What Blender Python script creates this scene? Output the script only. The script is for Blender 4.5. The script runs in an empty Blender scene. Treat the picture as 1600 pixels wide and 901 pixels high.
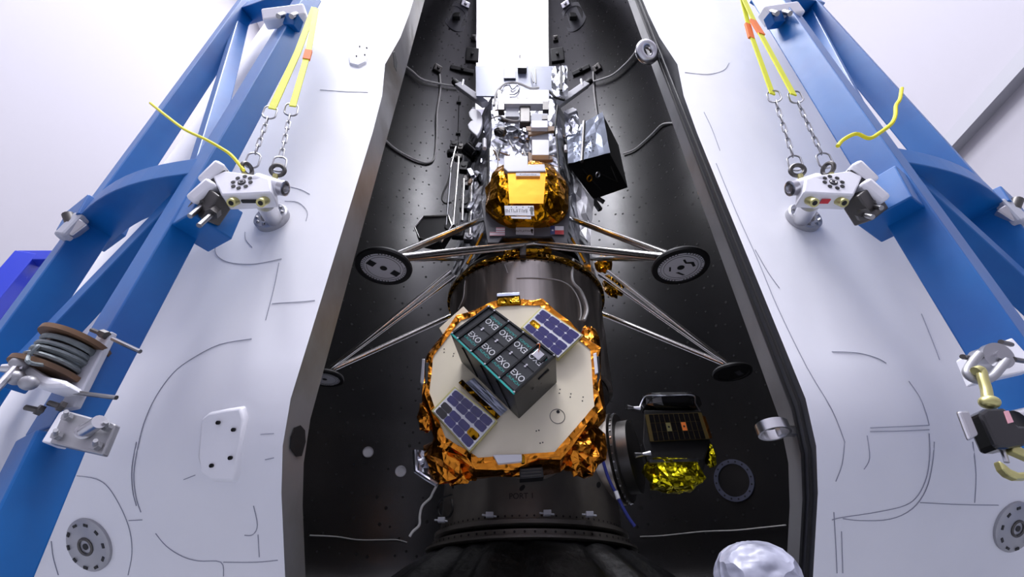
import bpy, math, random
from mathutils import Vector as V, Matrix
rnd = random.Random(7)
C = bpy.context.scene.collection
PI = math.pi
# ------------------------------------------------------------------ camera model
F, TH = 711.0, math.radians(36.8)
CAM = V((0, -4.0, 0))
CT, ST = math.cos(TH), math.sin(TH)
def ray(px, py):
    a, b = (px - 800) / F, (450.5 - py) / F
    return V((a, CT - b * ST, ST + b * CT))
def PY(px, py, y):                     # point of the ray on the plane y
    d = ray(px, py); return CAM + d * ((y - CAM.y) / d.y)
def PZ(px, py, z):
    d = ray(px, py); return CAM + d * ((z - CAM.z) / d.z)
def dep(p): return (p.y - CAM.y) * CT + (p.z - CAM.z) * ST
FLOOR = -1.6
# ------------------------------------------------------------------ materials
def lin(c):
    return tuple((x / 12.92 if x <= .04045 else ((x + .055) / 1.055) ** 2.4) for x in [v / 255 for v in c])
def mat(name, rgb, rough=.5, metal=0., noise=None, bump=None, coat=0., spec=.5, var=None, alpha=1, trans=0., emit=None):
    m = bpy.data.materials.new(name); m.use_nodes = True
    nt = m.node_tree; b = nt.nodes['Principled BSDF']
    col = (*lin(rgb), 1)
    b.inputs['Base Color'].default_value = col
    b.inputs['Roughness'].default_value = rough
    b.inputs['Metallic'].default_value = metal
    b.inputs['Coat Weight'].default_value = coat
    b.inputs['Coat Roughness'].default_value = .12
    b.inputs['Specular IOR Level'].default_value = spec
    b.inputs['Alpha'].default_value = alpha
    b.inputs['Transmission Weight'].default_value = trans
    if emit: b.inputs['Emission Color'].default_value = (*lin(rgb), 1); b.inputs['Emission Strength'].default_value = emit
    tc = nt.nodes.new('ShaderNodeTexCoord')
    if var:                            # (scale, second colour, low, high [, stretch])
        mp = nt.nodes.new('ShaderNodeMapping'); mp.inputs['Scale'].default_value = var[4] if len(var) > 4 else (1, 1, 1)
        nt.links.new(tc.outputs['Object'], mp.inputs[0])
        n = nt.nodes.new('ShaderNodeTexNoise'); n.inputs['Scale'].default_value = var[0]; n.inputs['Detail'].default_value = 6
        nt.links.new(mp.outputs[0], n.inputs['Vector'])
        r = nt.nodes.new('ShaderNodeValToRGB')
        r.color_ramp.elements[0].position = var[2]; r.color_ramp.elements[1].position = var[3]
        r.color_ramp.elements[0].color = col; r.color_ramp.elements[1].color = (*lin(var[1]), 1)
        nt.links.new(n.outputs['Fac'], r.inputs[0]); nt.links.new(r.outputs[0], b.inputs['Base Color'])
    if bump:                           # (kind, scale, strength, distance)
        if bump[0] == 'v':
            n = nt.nodes.new('ShaderNodeTexVoronoi'); n.inputs['Scale'].default_value = bump[1]; o = n.outputs['Distance']
            n2 = nt.nodes.new('ShaderNodeTexNoise'); n2.inputs['Scale'].default_value = bump[1] * .7
            nt.links.new(tc.outputs['Object'], n2.inputs['Vector'])
            mx = nt.nodes.new('ShaderNodeMix'); mx.data_type = 'VECTOR'; mx.inputs[0].default_value = .12
            nt.links.new(tc.outputs['Object'], mx.inputs[4]); nt.links.new(n2.outputs['Color'], mx.inputs[5])
            nt.links.new(mx.outputs[1], n.inputs['Vector'])
        else:
            n = nt.nodes.new('ShaderNodeTexNoise'); n.inputs['Scale'].default_value = bump[1]; n.inputs['Detail'].default_value = 4; o = n.outputs['Fac']
            nt.links.new(tc.outputs['Object'], n.inputs['Vector'])
        bp = nt.nodes.new('ShaderNodeBump'); bp.inputs['Strength'].default_value = bump[2]; bp.inputs['Distance'].default_value = bump[3]
        nt.links.new(o, bp.inputs['Height']); nt.links.new(bp.outputs[0], b.inputs['Normal'])
    return m
M = dict(
    paint=mat('white_fairing_paint', (240, 240, 243), .55, var=(1.3, (224, 225, 231), .45, .8, (1, 1, .5)), bump=('n', 3, .10, .03), spec=.35),
    patch=mat('white_cover_paint', (238, 238, 242), .5, bump=('n', 14, .25, .01)),
    seam=mat('seam_grey', (142, 144, 158), .7),
    composite=mat('dark_composite', (24, 24, 26), .27, var=(1.1, (32, 31, 30), .4, .7, (1, 1, .4)), bump=('n', 4, .06, .02), spec=.75),
    dot=mat('dark_fastener_hole', (10, 10, 12), .6),
    flange=mat('edge_metal', (168, 167, 166), .42, .7, var=(2.2, (132, 122, 104), .45, .75), bump=('n', 6, .2, .02)),
    seal=mat('black_rubber_seal', (46, 47, 52), .5, bump=('n', 10, .2, .01)),
    strip=mat('grey_strip', (122, 122, 124), .5, .4, var=(3, (96, 96, 98), .4, .7)),
    blue=mat('blue_frame_paint', (0, 94, 164), .42, coat=.05, var=(2.5, (0, 76, 146), .42, .72), bump=('n', 12, .06, .01), spec=.45),
    blue2=mat('deep_blue_paint', (14, 44, 172), .4, coat=.3),
    white=mat('white_enamel', (232, 232, 238), .35, bump=('n', 20, .05, .01)),
    alu=mat('machined_aluminium', (196, 196, 200), .28, 1.), steel=mat('steel', (150, 150, 152), .3, 1.),
    dsteel=mat('dark_steel', (92, 90, 88), .42, .9), plate=mat('galvanised_plate', (168, 168, 172), .45, .7, bump=('n', 18, .1, .01)),
    bright=mat('polished_tube', (238, 236, 232), .2, 1.),
    black=mat('black_matte', (14, 14, 16), .55), bgloss=mat('black_gloss', (16, 16, 18), .22, coat=.3),
    grey=mat('dark_grey_panel', (84, 84, 90), .55), port_rim=mat('port_rim', (92, 96, 116), .45, .3), lgrey=mat('light_grey', (172, 174, 184), .5),
    rope=mat('steel_rope', (126, 134, 136), .5, .4, bump=('n', 60, .6, .01)),
    rust=mat('rusty_drum', (120, 92, 68), .6, .3, var=(9, (86, 66, 52), .35, .7)),
    yellow=mat('yellow_webbing', (222, 224, 40), .6, bump=('n', 60, .2, .005)), orange=mat('orange_sleeve', (235, 120, 40), .7),
    ycord=mat('yellow_cord', (224, 214, 20), .6),
    silver=mat('silver_foil', (176, 178, 188), .28, 1., bump=('v', 8, .55, .04)),
    silver2=mat('smooth_silver_film', (178, 186, 206), .34, .8, bump=('v', 5, .3, .04)),
    gold=mat('gold_foil', (232, 158, 24), .22, 1., bump=('v', 12, .5, .03)),
    goldflat=mat('gold_film', (200, 134, 14), .38, .8, bump=('n', 5, .15, .02)),
    dgold=mat('dark_gold_foil', (150, 108, 20), .2, 1., bump=('v', 14, .8, .04)),
    amber=mat('amber_foil', (216, 136, 44), .24, 1., bump=('v', 13, .7, .03)),
    lemon=mat('yellow_foil', (226, 212, 30), .22, 1., bump=('v', 14, .7, .03)),
    tan=mat('bare_metal_adapter', (214, 206, 198), .3, .92, var=(5, (150, 142, 134), .4, .7, (1.6, 1.6, .06)), bump=('n', 2, .05, .02)),
    espa=mat('ring_metal', (112, 107, 102), .45, .4, var=(4, (96, 92, 88), .4, .7)),
    deck=mat('cream_deck', (244, 234, 206), .4, var=(2, (236, 226, 204), .4, .7)),
    cell=mat('solar_cell', (34, 30, 104), .22, coat=.5), cell2=mat('black_solar_cell', (16, 14, 16), .25, coat=.4),
    cellw=mat('solar_backing', (226, 226, 232), .5), cellg=mat('dark_gold_backing', (92, 78, 40), .45, .4),
    box=mat('anodised_black', (58, 60, 62), .4, .5, bump=('n', 40, .05, .004)), boxd=mat('dark_rail', (22, 24, 26), .4, .5),
    teal=mat('teal_print', (30, 170, 160), .5), textw=mat('white_print', (224, 226, 228), .5), textb=mat('black_print', (16, 16, 20), .5),
    red=mat('red_print', (200, 40, 48), .5), navy=mat('navy_print', (24, 44, 110), .5), pink=mat('faded_red_stripe', (205, 150, 160), .6),
    brown=mat('tan_strap', (150, 120, 92), .6), cable=mat('grey_cable', (204, 202, 200), .55), bcable=mat('blue_cable', (40, 50, 130), .5),
    drape=mat('black_drape', (9, 9, 12), .5, bump=('n', 9, .5, .03), spec=.35),
    plastic=mat('crumpled_plastic', (150, 152, 168), .35, bump=('v', 16, .7, .03), var=(14, (96, 98, 112), .45, .7), ),
    brass=mat('olive_zinc', (196, 190, 130), .35, .8),
    film=mat('translucent_film', (112, 119, 142), .45, .1, bump=('n', 4, .1, .02)),
    lamp=mat('gap_glow', (250, 248, 255), .6, emit=1.3),  # glow of the added panel behind the far gap
    wall=mat('clean_room_wall', (156, 154, 161), .8), ceil=mat('clean_room_ceiling', (232, 231, 238), .8), floorm=mat('grey_floor', (136, 138, 144), .4),
    walltrim=mat('trim_white', (150, 150, 156), .6),
)
# ------------------------------------------------------------------ mesh builder
class MB:
    def __init__(s): s.v = []; s.f = []; s.m = []
    def add(s, vs, fs, mi=0):
        b = len(s.v); s.v += [V(p) for p in vs]
        for f in fs: s.f.append(tuple(b + i for i in f)); s.m.append(mi)
        return s
    def hexa(s, a, b, mi=0):          # two matching quads
        return s.add(list(a) + list(b), [(3, 2, 1, 0), (4, 5, 6, 7), (0, 1, 5, 4), (1, 2, 6, 5), (2, 3, 7, 6), (3, 0, 4, 7)], mi)
    def prism(s, poly, off, mi=0):    # planar outline pushed along off
        n = len(poly); off = V(off)
        vs = [V(p) for p in poly] + [V(p) + off for p in poly]
        return s.add(vs, [tuple(range(n))[::-1], tuple(range(n, 2 * n))] + [(i, (i + 1) % n, n + (i + 1) % n, n + i) for i in range(n)], mi)
    def box(s, c, sx, sy, sz, mi=0, R=None):
        c = V(c); q = []
        for z in (-1, 1):
            for x, y in ((-1, -1), (1, -1), (1, 1), (-1, 1)):
                p = V((x * sx / 2, y * sy / 2, z * sz / 2)); q.append(c + (R @ p if R else p))
        return s.hexa(q[:4], q[4:], mi)
    def bar(s, p0, p1, w, d, ref, mi=0):   # box beam; ref = normal of the face that is w wide
        p0, p1 = V(p0), V(p1); t = (p1 - p0).normalized(); n = V(ref); n = (n - t * n.dot(t)).normalized(); u = t.cross(n)
        q = lambda p: [p - u * w / 2 - n * d / 2, p + u * w / 2 - n * d / 2, p + u * w / 2 + n * d / 2, p - u * w / 2 + n * d / 2]
        return s.hexa(q(p0), q(p1), mi)
    def cyl(s, p0, p1, r0, r1=None, n=16, mi=0, cap=True):
        p0, p1 = V(p0), V(p1); r1 = r0 if r1 is None else r1
        t = (p1 - p0).normalized(); a = t.orthogonal().normalized(); b = t.cross(a); vs = []
        for p, r in ((p0, r0), (p1, r1)):
            vs += [p + (a * math.cos(2 * PI * i / n) + b * math.sin(2 * PI * i / n)) * r for i in range(n)]
        fs = [(i, (i + 1) % n, n + (i + 1) % n, n + i) for i in range(n)]
        if cap: fs += [tuple(range(n))[::-1], tuple(range(n, 2 * n))]
        return s.add(vs, fs, mi)
    def tube(s, path, r, n=8, closed=False, mi=0):
        P = [V(p) for p in path]; m = len(P); vs = []; a = None
        for i, p in enumerate(P):
            t = ((P[(i + 1) % m] - P[i - 1]) if closed else (P[min(i + 1, m - 1)] - P[max(i - 1, 0)])).normalized()
            a = t.orthogonal().normalized() if a is None else (a - t * a.dot(t)).normalized()
            b = t.cross(a)
            vs += [p + (a * math.cos(2 * PI * k / n) + b * math.sin(2 * PI * k / n)) * r for k in range(n)]
        fs = []
        for i in range(m if closed else m - 1):
            j = (i + 1) % m
            fs += [(i * n + k, i * n + (k + 1) % n, j * n + (k + 1) % n, j * n + k) for k in range(n)]
        if not closed: fs += [tuple(range(n))[::-1], tuple(range((m - 1) * n, m * n))]
        return s.add(vs, fs, mi)
    def lathe(s, prof, o, ax, n=32, mi=0, a0=0, a1=2 * PI, up=None):   # prof: (r, h)
        o, t = V(o), V(ax).normalized(); a = (V(up) - t * V(up).dot(t)).normalized() if up else t.orthogonal().normalized(); b = t.cross(a)
        full = abs(a1 - a0 - 2 * PI) < 1e-6; k = n if full else n + 1; vs = []
        for r, h in prof:
            vs += [o + t * h + (a * math.cos(a0 + (a1 - a0) * i / n) + b * math.sin(a0 + (a1 - a0) * i / n)) * r for i in range(k)]
        fs = []
        for j in range(len(prof) - 1):
            fs += [(j * k + i, j * k + (i + 1) % k, (j + 1) * k + (i + 1) % k, (j + 1) * k + i) for i in range(n)]
        return s.add(vs, fs, mi)
    def disc(s, c, nrm, r, n=24, th=0, mi=0, ry=None, up=None):
        c, t = V(c), V(nrm).normalized(); a = (V(up) - t * V(up).dot(t)).normalized() if up else t.orthogonal().normalized(); b = t.cross(a)
        pts = [c + a * math.cos(2 * PI * i / n) * r + b * math.sin(2 * PI * i / n) * (ry or r) for i in range(n)]
        return s.prism(pts, t * th, mi) if th else s.add(pts, [tuple(range(n))], mi)
    def torus(s, c, nrm, R, r, n=24, k=8, mi=0):
        c, t = V(c), V(nrm).normalized(); a = t.orthogonal().normalized(); b = t.cross(a)
        return s.tube([c + (a * math.cos(2 * PI * i / n) + b * math.sin(2 * PI * i / n)) * R for i in range(n)], r, k, True, mi)
    def blob(s, c, rx, ry, rz, jit=0., nu=16, nv=10, mi=0, seed=1, p=1.):
        r_ = random.Random(seed); c = V(c); vs = []; sg = lambda x: math.copysign(abs(x) ** p, x)
        for j in range(nv + 1):
            th = PI * j / nv
            for i in range(nu):
                ph = 2 * PI * i / nu; k = 1 + r_.uniform(-jit, jit)
                vs.append(c + V((rx * sg(math.sin(th)) * sg(math.cos(ph)), ry * sg(math.sin(th)) * sg(math.sin(ph)), rz * sg(math.cos(th)))) * k)
        fs = [(j * nu + i, (j + 1) * nu + i, (j + 1) * nu + (i + 1) % nu, j * nu + (i + 1) % nu) for j in range(nv) for i in range(nu)]
        return s.add(vs, fs, mi)
    def sheet(s, q, nu, nv, jit=0., seed=1, mi=0, bulge=None):    # bilinear patch of 4 corners, crumpled
        r_ = random.Random(seed); q = [V(p) for p in q]; n = (q[1] - q[0]).cross(q[3] - q[0]).normalized(); vs = []
        for j in range(nv + 1):
            for i in range(nu + 1):
                u, w = i / nu, j / nv
                p = q[0] * (1 - u) * (1 - w) + q[1] * u * (1 - w) + q[2] * u * w + q[3] * (1 - u) * w
                e = 1 if 0 < i < nu and 0 < j < nv else .35
                p = p + V((r_.uniform(-1, 1), r_.uniform(-1, 1), r_.uniform(-1, 1))) * jit * e
                if bulge: p = p + n * bulge * math.sin(PI * u) * math.sin(PI * w)
                vs.append(p)
        fs = []
        for j in range(nv):
            for i in range(nu):
                a = j * (nu + 1) + i; b, c, d = a + 1, a + nu + 2, a + nu + 1
                fs += [(a, b, c), (a, c, d)] if (i + j) % 2 else [(a, b, d), (b, c, d)]
        return s.add(vs, fs, mi)
    def build(s, name, m, parent=None, smooth=False, bevel=0, sol=0):
        off = V((0, 0, 0)); p = parent
        while p is not None: off = off + p.location; p = p.parent
        me = bpy.data.meshes.new(name)
        me.from_pydata([tuple(v - off) for v in s.v], [], s.f)
        for k in (m if isinstance(m, (list, tuple)) else [m]): me.materials.append(M[k])
        me.polygons.foreach_set('material_index', s.m)
        me.update()
        import bmesh
        b = bmesh.new(); b.from_mesh(me); bmesh.ops.recalc_face_normals(b, faces=b.faces); b.to_mesh(me); b.free()
        if smooth:
            me.polygons.foreach_set('use_smooth', [True] * len(me.polygons))
            me.set_sharp_from_angle(angle=math.radians(smooth if smooth > 1 else 38))
        o = bpy.data.objects.new(name, me); C.objects.link(o); o.parent = parent
        if bevel:
            k = o.modifiers.new('bevel', 'BEVEL'); k.width = bevel; k.segments = 2; k.limit_method = 'ANGLE'; k.angle_limit = math.radians(35)
        if sol:
            k = o.modifiers.new('thickness', 'SOLIDIFY'); k.thickness = sol; k.offset = 0
        return o
def tag(o, label=None, cat=None, group=None, kind=None):
    if label: o['label'] = label
    if cat: o['category'] = cat
    if group: o['group'] = group
    if kind: o['kind'] = kind
    return o
def thing(name, label, cat, loc, group=None):
    o = bpy.data.objects.new(name, None); C.objects.link(o); o.location = loc; o.empty_display_size = .1
    bpy.context.view_layer.update()
    return tag(o, label, cat, group)
def smoothpath(P, k=6):               # Catmull-Rom through points
    P = [V(p) for p in P]; out = []
    for i in range(len(P) - 1):
        a, b, c, d = P[max(i - 1, 0)], P[i], P[i + 1], P[min(i + 2, len(P) - 1)]
        for j in range(k):
            t = j / k
            out.append(.5 * ((2 * b) + (c - a) * t + (2 * a - 5 * b + 4 * c - d) * t * t + (3 * b - a - 3 * c + d) * t ** 3))
    return out + [P[-1]]
def text(body, size, c, xd, yd, m, parent, name='lettering', squash=1., extr=.0006):
    cu = bpy.data.curves.new('t', 'FONT'); cu.body = body; cu.size = 1; cu.align_x = 'CENTER'; cu.align_y = 'CENTER'
    ob = bpy.data.objects.new('t', cu); C.objects.link(ob); bpy.context.view_layer.update()
    me = bpy.data.meshes.new_from_object(ob.evaluated_get(bpy.context.evaluated_depsgraph_get()))
    bpy.data.objects.remove(ob); bpy.data.curves.remove(cu)
    b = MB(); c, xd, yd = V(c), V(xd).normalized(), V(yd).normalized(); n = xd.cross(yd)
    b.add([c + xd * v.co.x * size * squash + yd * v.co.y * size + n * extr for v in me.vertices], [tuple(p.vertices) for p in me.polygons])
    bpy.data.meshes.remove(me)
    return b.build(name, m, parent)
# ------------------------------------------------------------------ the room
def struct(name, b, m): return tag(b.build(name, m), kind='structure')
X0, X1, Y0, Y1, ZC = -10.5, 9.0, -12.0, 11.0, 20.0
struct('floor', MB().box(((X0 + X1) / 2, (Y0 + Y1) / 2, FLOOR - .1), X1 - X0, Y1 - Y0, .2), 'floorm')
struct('ceiling', MB().box(((X0 + X1) / 2, (Y0 + Y1) / 2, ZC + .1), X1 - X0, Y1 - Y0, .2), 'ceil')
hz = (ZC + FLOOR) / 2; hh = ZC - FLOOR
struct('wall_left', MB().box((X0 - .1, (Y0 + Y1) / 2, hz), .2, Y1 - Y0, hh), 'wall')
struct('wall_right', MB().box((X1 + .1, (Y0 + Y1) / 2, hz), .2, Y1 - Y0, hh), 'wall')
struct('wall_back', MB().box(((X0 + X1) / 2, Y1 + .1, hz), X1 - X0, .2, hh), 'wall')
struct('wall_front', MB().box(((X0 + X1) / 2, Y0 - .1, hz), X1 - X0, .2, hh), 'wall')
# long white box trim on the right wall, running away from the camera
struct('trim_1', MB().box((X1 - .12, (Y0 + Y1) / 2, X1 * .872), .24, Y1 - Y0 - .02, .30), 'walltrim')
# ------------------------------------------------------------------ fairing
KN = [(-.60, 1.80), (-.43, 1.85), (.12, 2.285), (.34, 2.48), (.46, 2.56), (.60, 2.6), (6.2, 2.6), (7.5, 2.53), (9, 2.27), (10.2, 1.88), (11.2, 1.35), (12, .8), (12.4, .4), (12.6, .06)]
def Rz(z):
    if z <= KN[0][0]: return KN[0][1]
    for (a, ra), (b, rb) in zip(KN, KN[1:]):
        if z <= b: return ra + (rb - ra) * (z - a) / (b - a)
    return KN[-1][1]
SH = {-1: (-.72, -.85), 1: (.955, .87)}
T = .18
def cxf(s, ph): a, b = SH[s]; return a + (b - a) * ph / PI
def sp(s, ph, z, ro=0.): R = max(.01, Rz(z) + ro); return V((cxf(s, ph) + s * R * math.sin(ph), -R * math.cos(ph), z))
def phi_of(s, p):
    c = SH[s][0]
    for _ in range(3):
        ph = math.atan2(max(0, s * (p.x - c)), -p.y); c = cxf(s, ph)
    return ph, math.hypot(p.x - c, p.y)
def hit(s, px, py, inner, off=.0):
    d = ray(px, py); t, dt = .3, .01; ro = -T - off if inner else off
    prev = None
    while t < 16:
        p = CAM + d * t; ph, r = phi_of(s, p); side = s * (p.x - cxf(s, ph)) > -1e-3
        g = r - (Rz(p.z) + ro)
        if prev is not None and side:
            if inner and prev < 0 <= g: break
            if not inner and prev > 0 >= g: break
        prev = g; t += dt
    lo, hi = t - dt, t
    for _ in range(9):
        mid = (lo + hi) / 2; p = CAM + d * mid; ph, r = phi_of(s, p); g = r - (Rz(p.z) + ro)
        if (g >= 0) == inner: hi = mid
        else: lo = mid
    return CAM + d * (lo + hi) / 2
def nrm(s, p):
    ph, _ = phi_of(s, p); e = .03; dr = (Rz(p.z + e) - Rz(p.z - e)) / (2 * e)
    return V((s * math.sin(ph), -math.cos(ph), -dr)).normalized()
ZL = [-.45, -.3, -.1, .05, .12, .2, .27, .34, .4, .46, .53, .6, .75] + [1 + .35 * i for i in range(15)] + [6.2, 6.8, 7.5, 8.2, 9, 9.6, 10.2, 10.7, 11.2, 11.6, 12, 12.4, 12.6]
NP = 56
def phz(z):                            # the skin stops short of the edge round the upper latch
    return .02 * max(0, min(1, (z - 2.35) / .25)) * max(0, min(1, (3.15 - z) / .25))
def shell(s, ro, phs, zs=ZL, mi=0):
    b = MB(); n = len(phs)
    vs = [sp(s, ph + (phz(z) if i == 0 and ro == 0 else 0), z, ro) for z in zs for i, ph in enumerate(phs)]
    return b.add(vs, [(j * n + i, j * n + i + 1, (j + 1) * n + i + 1, (j + 1) * n + i) for j in range(len(zs) - 1) for i in range(n - 1)], mi)
def strip_edge(s, r0, r1, ph=0., th=None):   # a strip on the split face from ro r0 to r1
    b = MB(); zs = ZL
    vs = []
    for z in zs: vs += [sp(s, ph + (phz(z) if r0 == 0 and ph == 0 else 0), z, r0), sp(s, ph, z, r1)]
    return b.add(vs, [(2 * j, 2 * j + 1, 2 * j + 3, 2 * j + 2) for j in range(len(zs) - 1)])
PH = [PI * i / NP for i in range(NP + 1)]
SEAMS = {-1: [
    [(393, 529), (343, 538), (300, 560), (270, 583), (243, 620), (225, 660), (215, 700), (209, 740), (212, 775), (220, 800)],
    [(213, 690), (206, 730), (207, 765), (213, 790)],
    [(120, 743), (150, 748), (170, 762), (190, 795), (203, 830), (206, 865), (200, 898)],
    [(80, 845), (83, 870), (91, 898)],
    [(243, 833), (260, 853), (285, 869), (310, 876), (345, 878), (349, 900)], [(349, 878), (400, 878), (434, 875)],
    [(201, 813), (222, 812)], [(287, 749), (305, 742)],
    [(383, 362), (384, 374), (394, 386)], [(340, 372), (336, 392), (345, 404), (365, 411), (400, 412), (440, 404)],
    [(436, 410), (428, 450), (415, 500)], [(425, 474), (470, 471), (492, 469)],
    [(450, 291), (470, 296), (484, 303)], [(445, 314), (466, 316), (480, 330), (478, 345)],
    [(396, 790), (402, 820), (395, 835), (382, 836)], [(403, 835), (405, 870)],
    [(407, 678), (428, 677)], [(414, 718), (428, 715)], [(500, 140), (540, 143), (575, 144)]],
  1: [
    [(1300, 549), (1340, 551), (1370, 559), (1385, 567)], [(1420, 595), (1437, 620), (1447, 645), (1452, 664)],
    [(1360, 668), (1410, 666), (1452, 664)], [(1360, 674), (1410, 673), (1452, 671)],
    [(1452, 677), (1453, 710), (1448, 745), (1435, 773), (1415, 789), (1375, 799), (1317, 808), (1300, 812)],
    [(1460, 690), (1457, 725), (1447, 765), (1425, 795), (1390, 811), (1345, 813), (1317, 810)],
    [(1438, 785), (1500, 788), (1560, 789)], [(1520, 690), (1525, 740), (1523, 785)],
    [(1355, 680), (1359, 715), (1350, 733)], [(1320, 690), (1316, 725), (1306, 752)],
    [(1119, 255), (1150, 330), (1185, 408), (1215, 480), (1260, 572), (1300, 640), (1320, 690)],
    [(1070, 113), (1105, 116), (1130, 110), (1139, 98)], [(1100, 175), (1112, 200), (1125, 235)],
    [(1180, 390), (1200, 425), (1218, 450)], [(1440, 490), (1460, 540), (1468, 562)],
    [(1303, 800), (1306, 850), (1308, 895)], [(1315, 830), (1317, 895)]]}
def outline_disc(s, c, r, inner, n=28, ry=None):
    nn = nrm(s, c) * (-1 if inner else 1); up = V((0, 0, 1)); a = (up - nn * up.dot(nn)).normalized(); return nn, a, nn.cross(a)
FA = {}
for s in (-1, 1):
    root = thing('fairing_half', ['left rocket fairing half, white curved shell with a bare metal split edge', 'right rocket fairing half, white curved shell with a black sealed split edge'][s > 0], 'fairing', (cxf(s, PI / 2), 0, -.45), 'rocket fairing halves')
    FA[s] = root
    shell(s, 0, PH).build('outer_skin', 'paint', root, smooth=60)
    # inner skin with its fastener holes
    b = shell(s, -T, PH)
    z = .05; k = 0
    while z < 11.7:
        for j in range(13):
            ph0 = .62 + j * .19 + (.09 if k % 2 else 0)
            for q in range(3):
                ph = ph0 + q * .055; zz = z + (.05 if q == 1 else 0) - .07 * q * (j % 2)
                if ph > 3.08 or rnd.random() < .22: continue
                p = sp(s, ph, zz, -T - .004); b.disc(p, nrm(s, p), .015 + .006 * (rnd.random() < .25), 8, mi=1)
        z += .33; k += 1
    b.build('inner_skin', ['composite', 'dot'], root, smooth=60)
    if s < 0:
        strip_edge(s, 0, -T).build('edge_flange', 'flange', root, smooth=60)
    else:
        strip_edge(s, 0, -.095).build('edge_seal', 'seal', root, smooth=60)
        strip_edge(s, -.095, -T).build('edge_flange', 'strip', root, smooth=60)
        for ro in (-.035, -.075):
            MB().tube([sp(s, -.001, z, ro) for z in ZL[:34]], .006, 6).build('seal_bead', 'black', root, smooth=True)
    strip_edge(s, 0, -T, PI).build('far_edge_flange', 'black', root)
    for poly in SEAMS[s]:
        P = [hit(s, q.x, q.y, False, .0006) for q in smoothpath([(x, y, 0) for x, y in poly], 4)]
        MB().tube(P, .0013, 5).build('panel_seam', 'seam', root)
    def port_disc(px, py, r):
        c = hit(s, px, py, False, .0); n, a, t = outline_disc(s, c, r, False)
        o = MB().lathe([(0, .012), (r * .9, .012), (r, .006), (r, -.03)], c, n, 40).build('port_plate', 'plate', root, smooth=True)
        for i in range(10):
            g = 2 * PI * (i + .5) / 10; d = a * math.cos(g) + t * math.sin(g); e = n.cross(d)
            MB().bar(c + d * r * .83 - e * r * .09 + n * .0128, c + d * r * .83 + e * r * .09 + n * .0128, r * .10, .002, n).build('slot', 'dot', o)
        MB().disc(c + n * .0135, n, r * .12).build('centre_hole', 'dot', o)
        MB().torus(c + n * .012, n, r * .3, r * .06, 20, 6).build('boss', 'dsteel', o, smooth=True)
    port_disc(*((140, 850, .092) if s < 0 else (1583, 822, .088)))
# left half: raised cover patches on the outside
def patch(outl, screws, h, name, rs):
    P = [hit(-1, *q, False) for q in outl]; n = nrm(-1, sum(P, V()) / len(P)); c = sum(P, V()) / len(P); k = len(P)
    b = MB(); top = [c + (p - c) * .88 + n * h for p in P]; bot = [p - n * .02 for p in P]
    b.add(bot + top, [(i, (i + 1) % k, k + (i + 1) % k, k + i) for i in range(k)] + [tuple(range(k, 2 * k))])
    o = b.build(name, 'patch', FA[-1], bevel=.006, smooth=True)
    for q in screws:
        p = hit(-1, *q, False, h); MB().lathe([(0, .001), (rs * .4, .001), (rs * .5, -.003), (rs * .8, -.003), (rs, .002), (rs, -.006)], p + n * .003, n, 14).build('screw', 'dot', o)
patch([(318, 650), (330, 640), (360, 634), (386, 630), (391, 650), (380, 700), (378, 740), (372, 757), (335, 756), (316, 742), (312, 715)], [(341, 660), (365, 671), (360, 715), (331, 727)], .022, 'cover_patch', .006)
patch([(556, 74), (565, 68), (577, 69), (576, 85), (574, 100), (560, 107), (545, 103), (543, 92)], [(562, 73), (573, 75), (570, 86), (557, 88)], .012, 'cover_patch', .005)
# slots and stop on the split faces
def edge_pt(s, px, py):               # point on the split face of a shell
    d = ray(px, py); x = SH[s][0]
    return CAM + d * (x / d.x)
def edge_poly(s, pts, name, m, th=.004, parent=None):
    P = [edge_pt(s, *q) + V((-s * .002, 0, 0)) for q in pts]
    return MB().prism(P, V((-s * th, 0, 0))).build(name, m, parent or FA[s])
edge_poly(-1, [(453, 682), (458, 668), (468, 664), (475, 672), (476, 690), (470, 712), (462, 713), (452, 700)], 'latch_slot', 'dot', .002)
edge_poly(-1, [(613, 82), (616, 80), (620, 98), (619, 112), (615, 104)], 'latch_slot', 'dot', .002)
# latch pins on the right split face
def edge_ring(px, py, R, r, w, nm):
    c = edge_pt(1, px, py) + V((-.03, 0, 0)); b = MB()
    b.lathe([(R, -w), (R, w), (R - r, w), (R - r, -w), (R, -w)], c + V((-R, 0, 0)), (0, .12, 1), 28)
    b.box(c + V((.02, .02, 0)), .09, .03, w * 1.6); b.build(nm, 'alu', FA[1], smooth=True)
edge_ring(1246, 670, .052, .008, .017, 'latch_band')
c = edge_pt(1, 1029, 86) + V((-.05, 0, 0))
MB().torus(c + V((-.03, -.02, 0)), (.3, -.8, -.5), .055, .028, 28, 12).cyl(c, c + V((.07, .02, 0)), .02).build('latch_eye', 'alu', FA[1], smooth=True)
# interior ports
def inner_port(s, px, py, r, name, mats, ring=.85, depth=.01):
    c = hit(s, px, py, True, .004); n = -nrm(s, c)
    o = MB().lathe([(r * ring, depth * .3), (r * ring, depth), (r, depth), (r, -.01)], c, n, 36).build(name, mats[0], FA[s], smooth=True)
    MB().disc(c + n * depth * .3, n, r * ring, 36).build('port_infill', mats[1], o)
    return c, n, o
inner_port(-1, 575, 706, .072, 'vent_port', ('alu', 'white'), .88)  # both vents: white disc painted in for brightness seen through the open hole
inner_port(-1, 626, 736, .072, 'vent_port', ('alu', 'white'), .88)
c, n, o = inner_port(1, 1147, 750, .235, 'access_port', ('port_rim', 'composite'), .78, .02)
up = V((0, 0, 1)); b = MB()
for i in range(16):
    g = 2 * PI * i / 16; a = (up - n * up.dot(n)).normalized(); t = n.cross(a); d = a * math.cos(g) + t * math.sin(g)
    b.disc(c + n * .022 + d * .209, n, .011, 8)
b.build('bolt_hole', 'dot', o)
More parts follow.
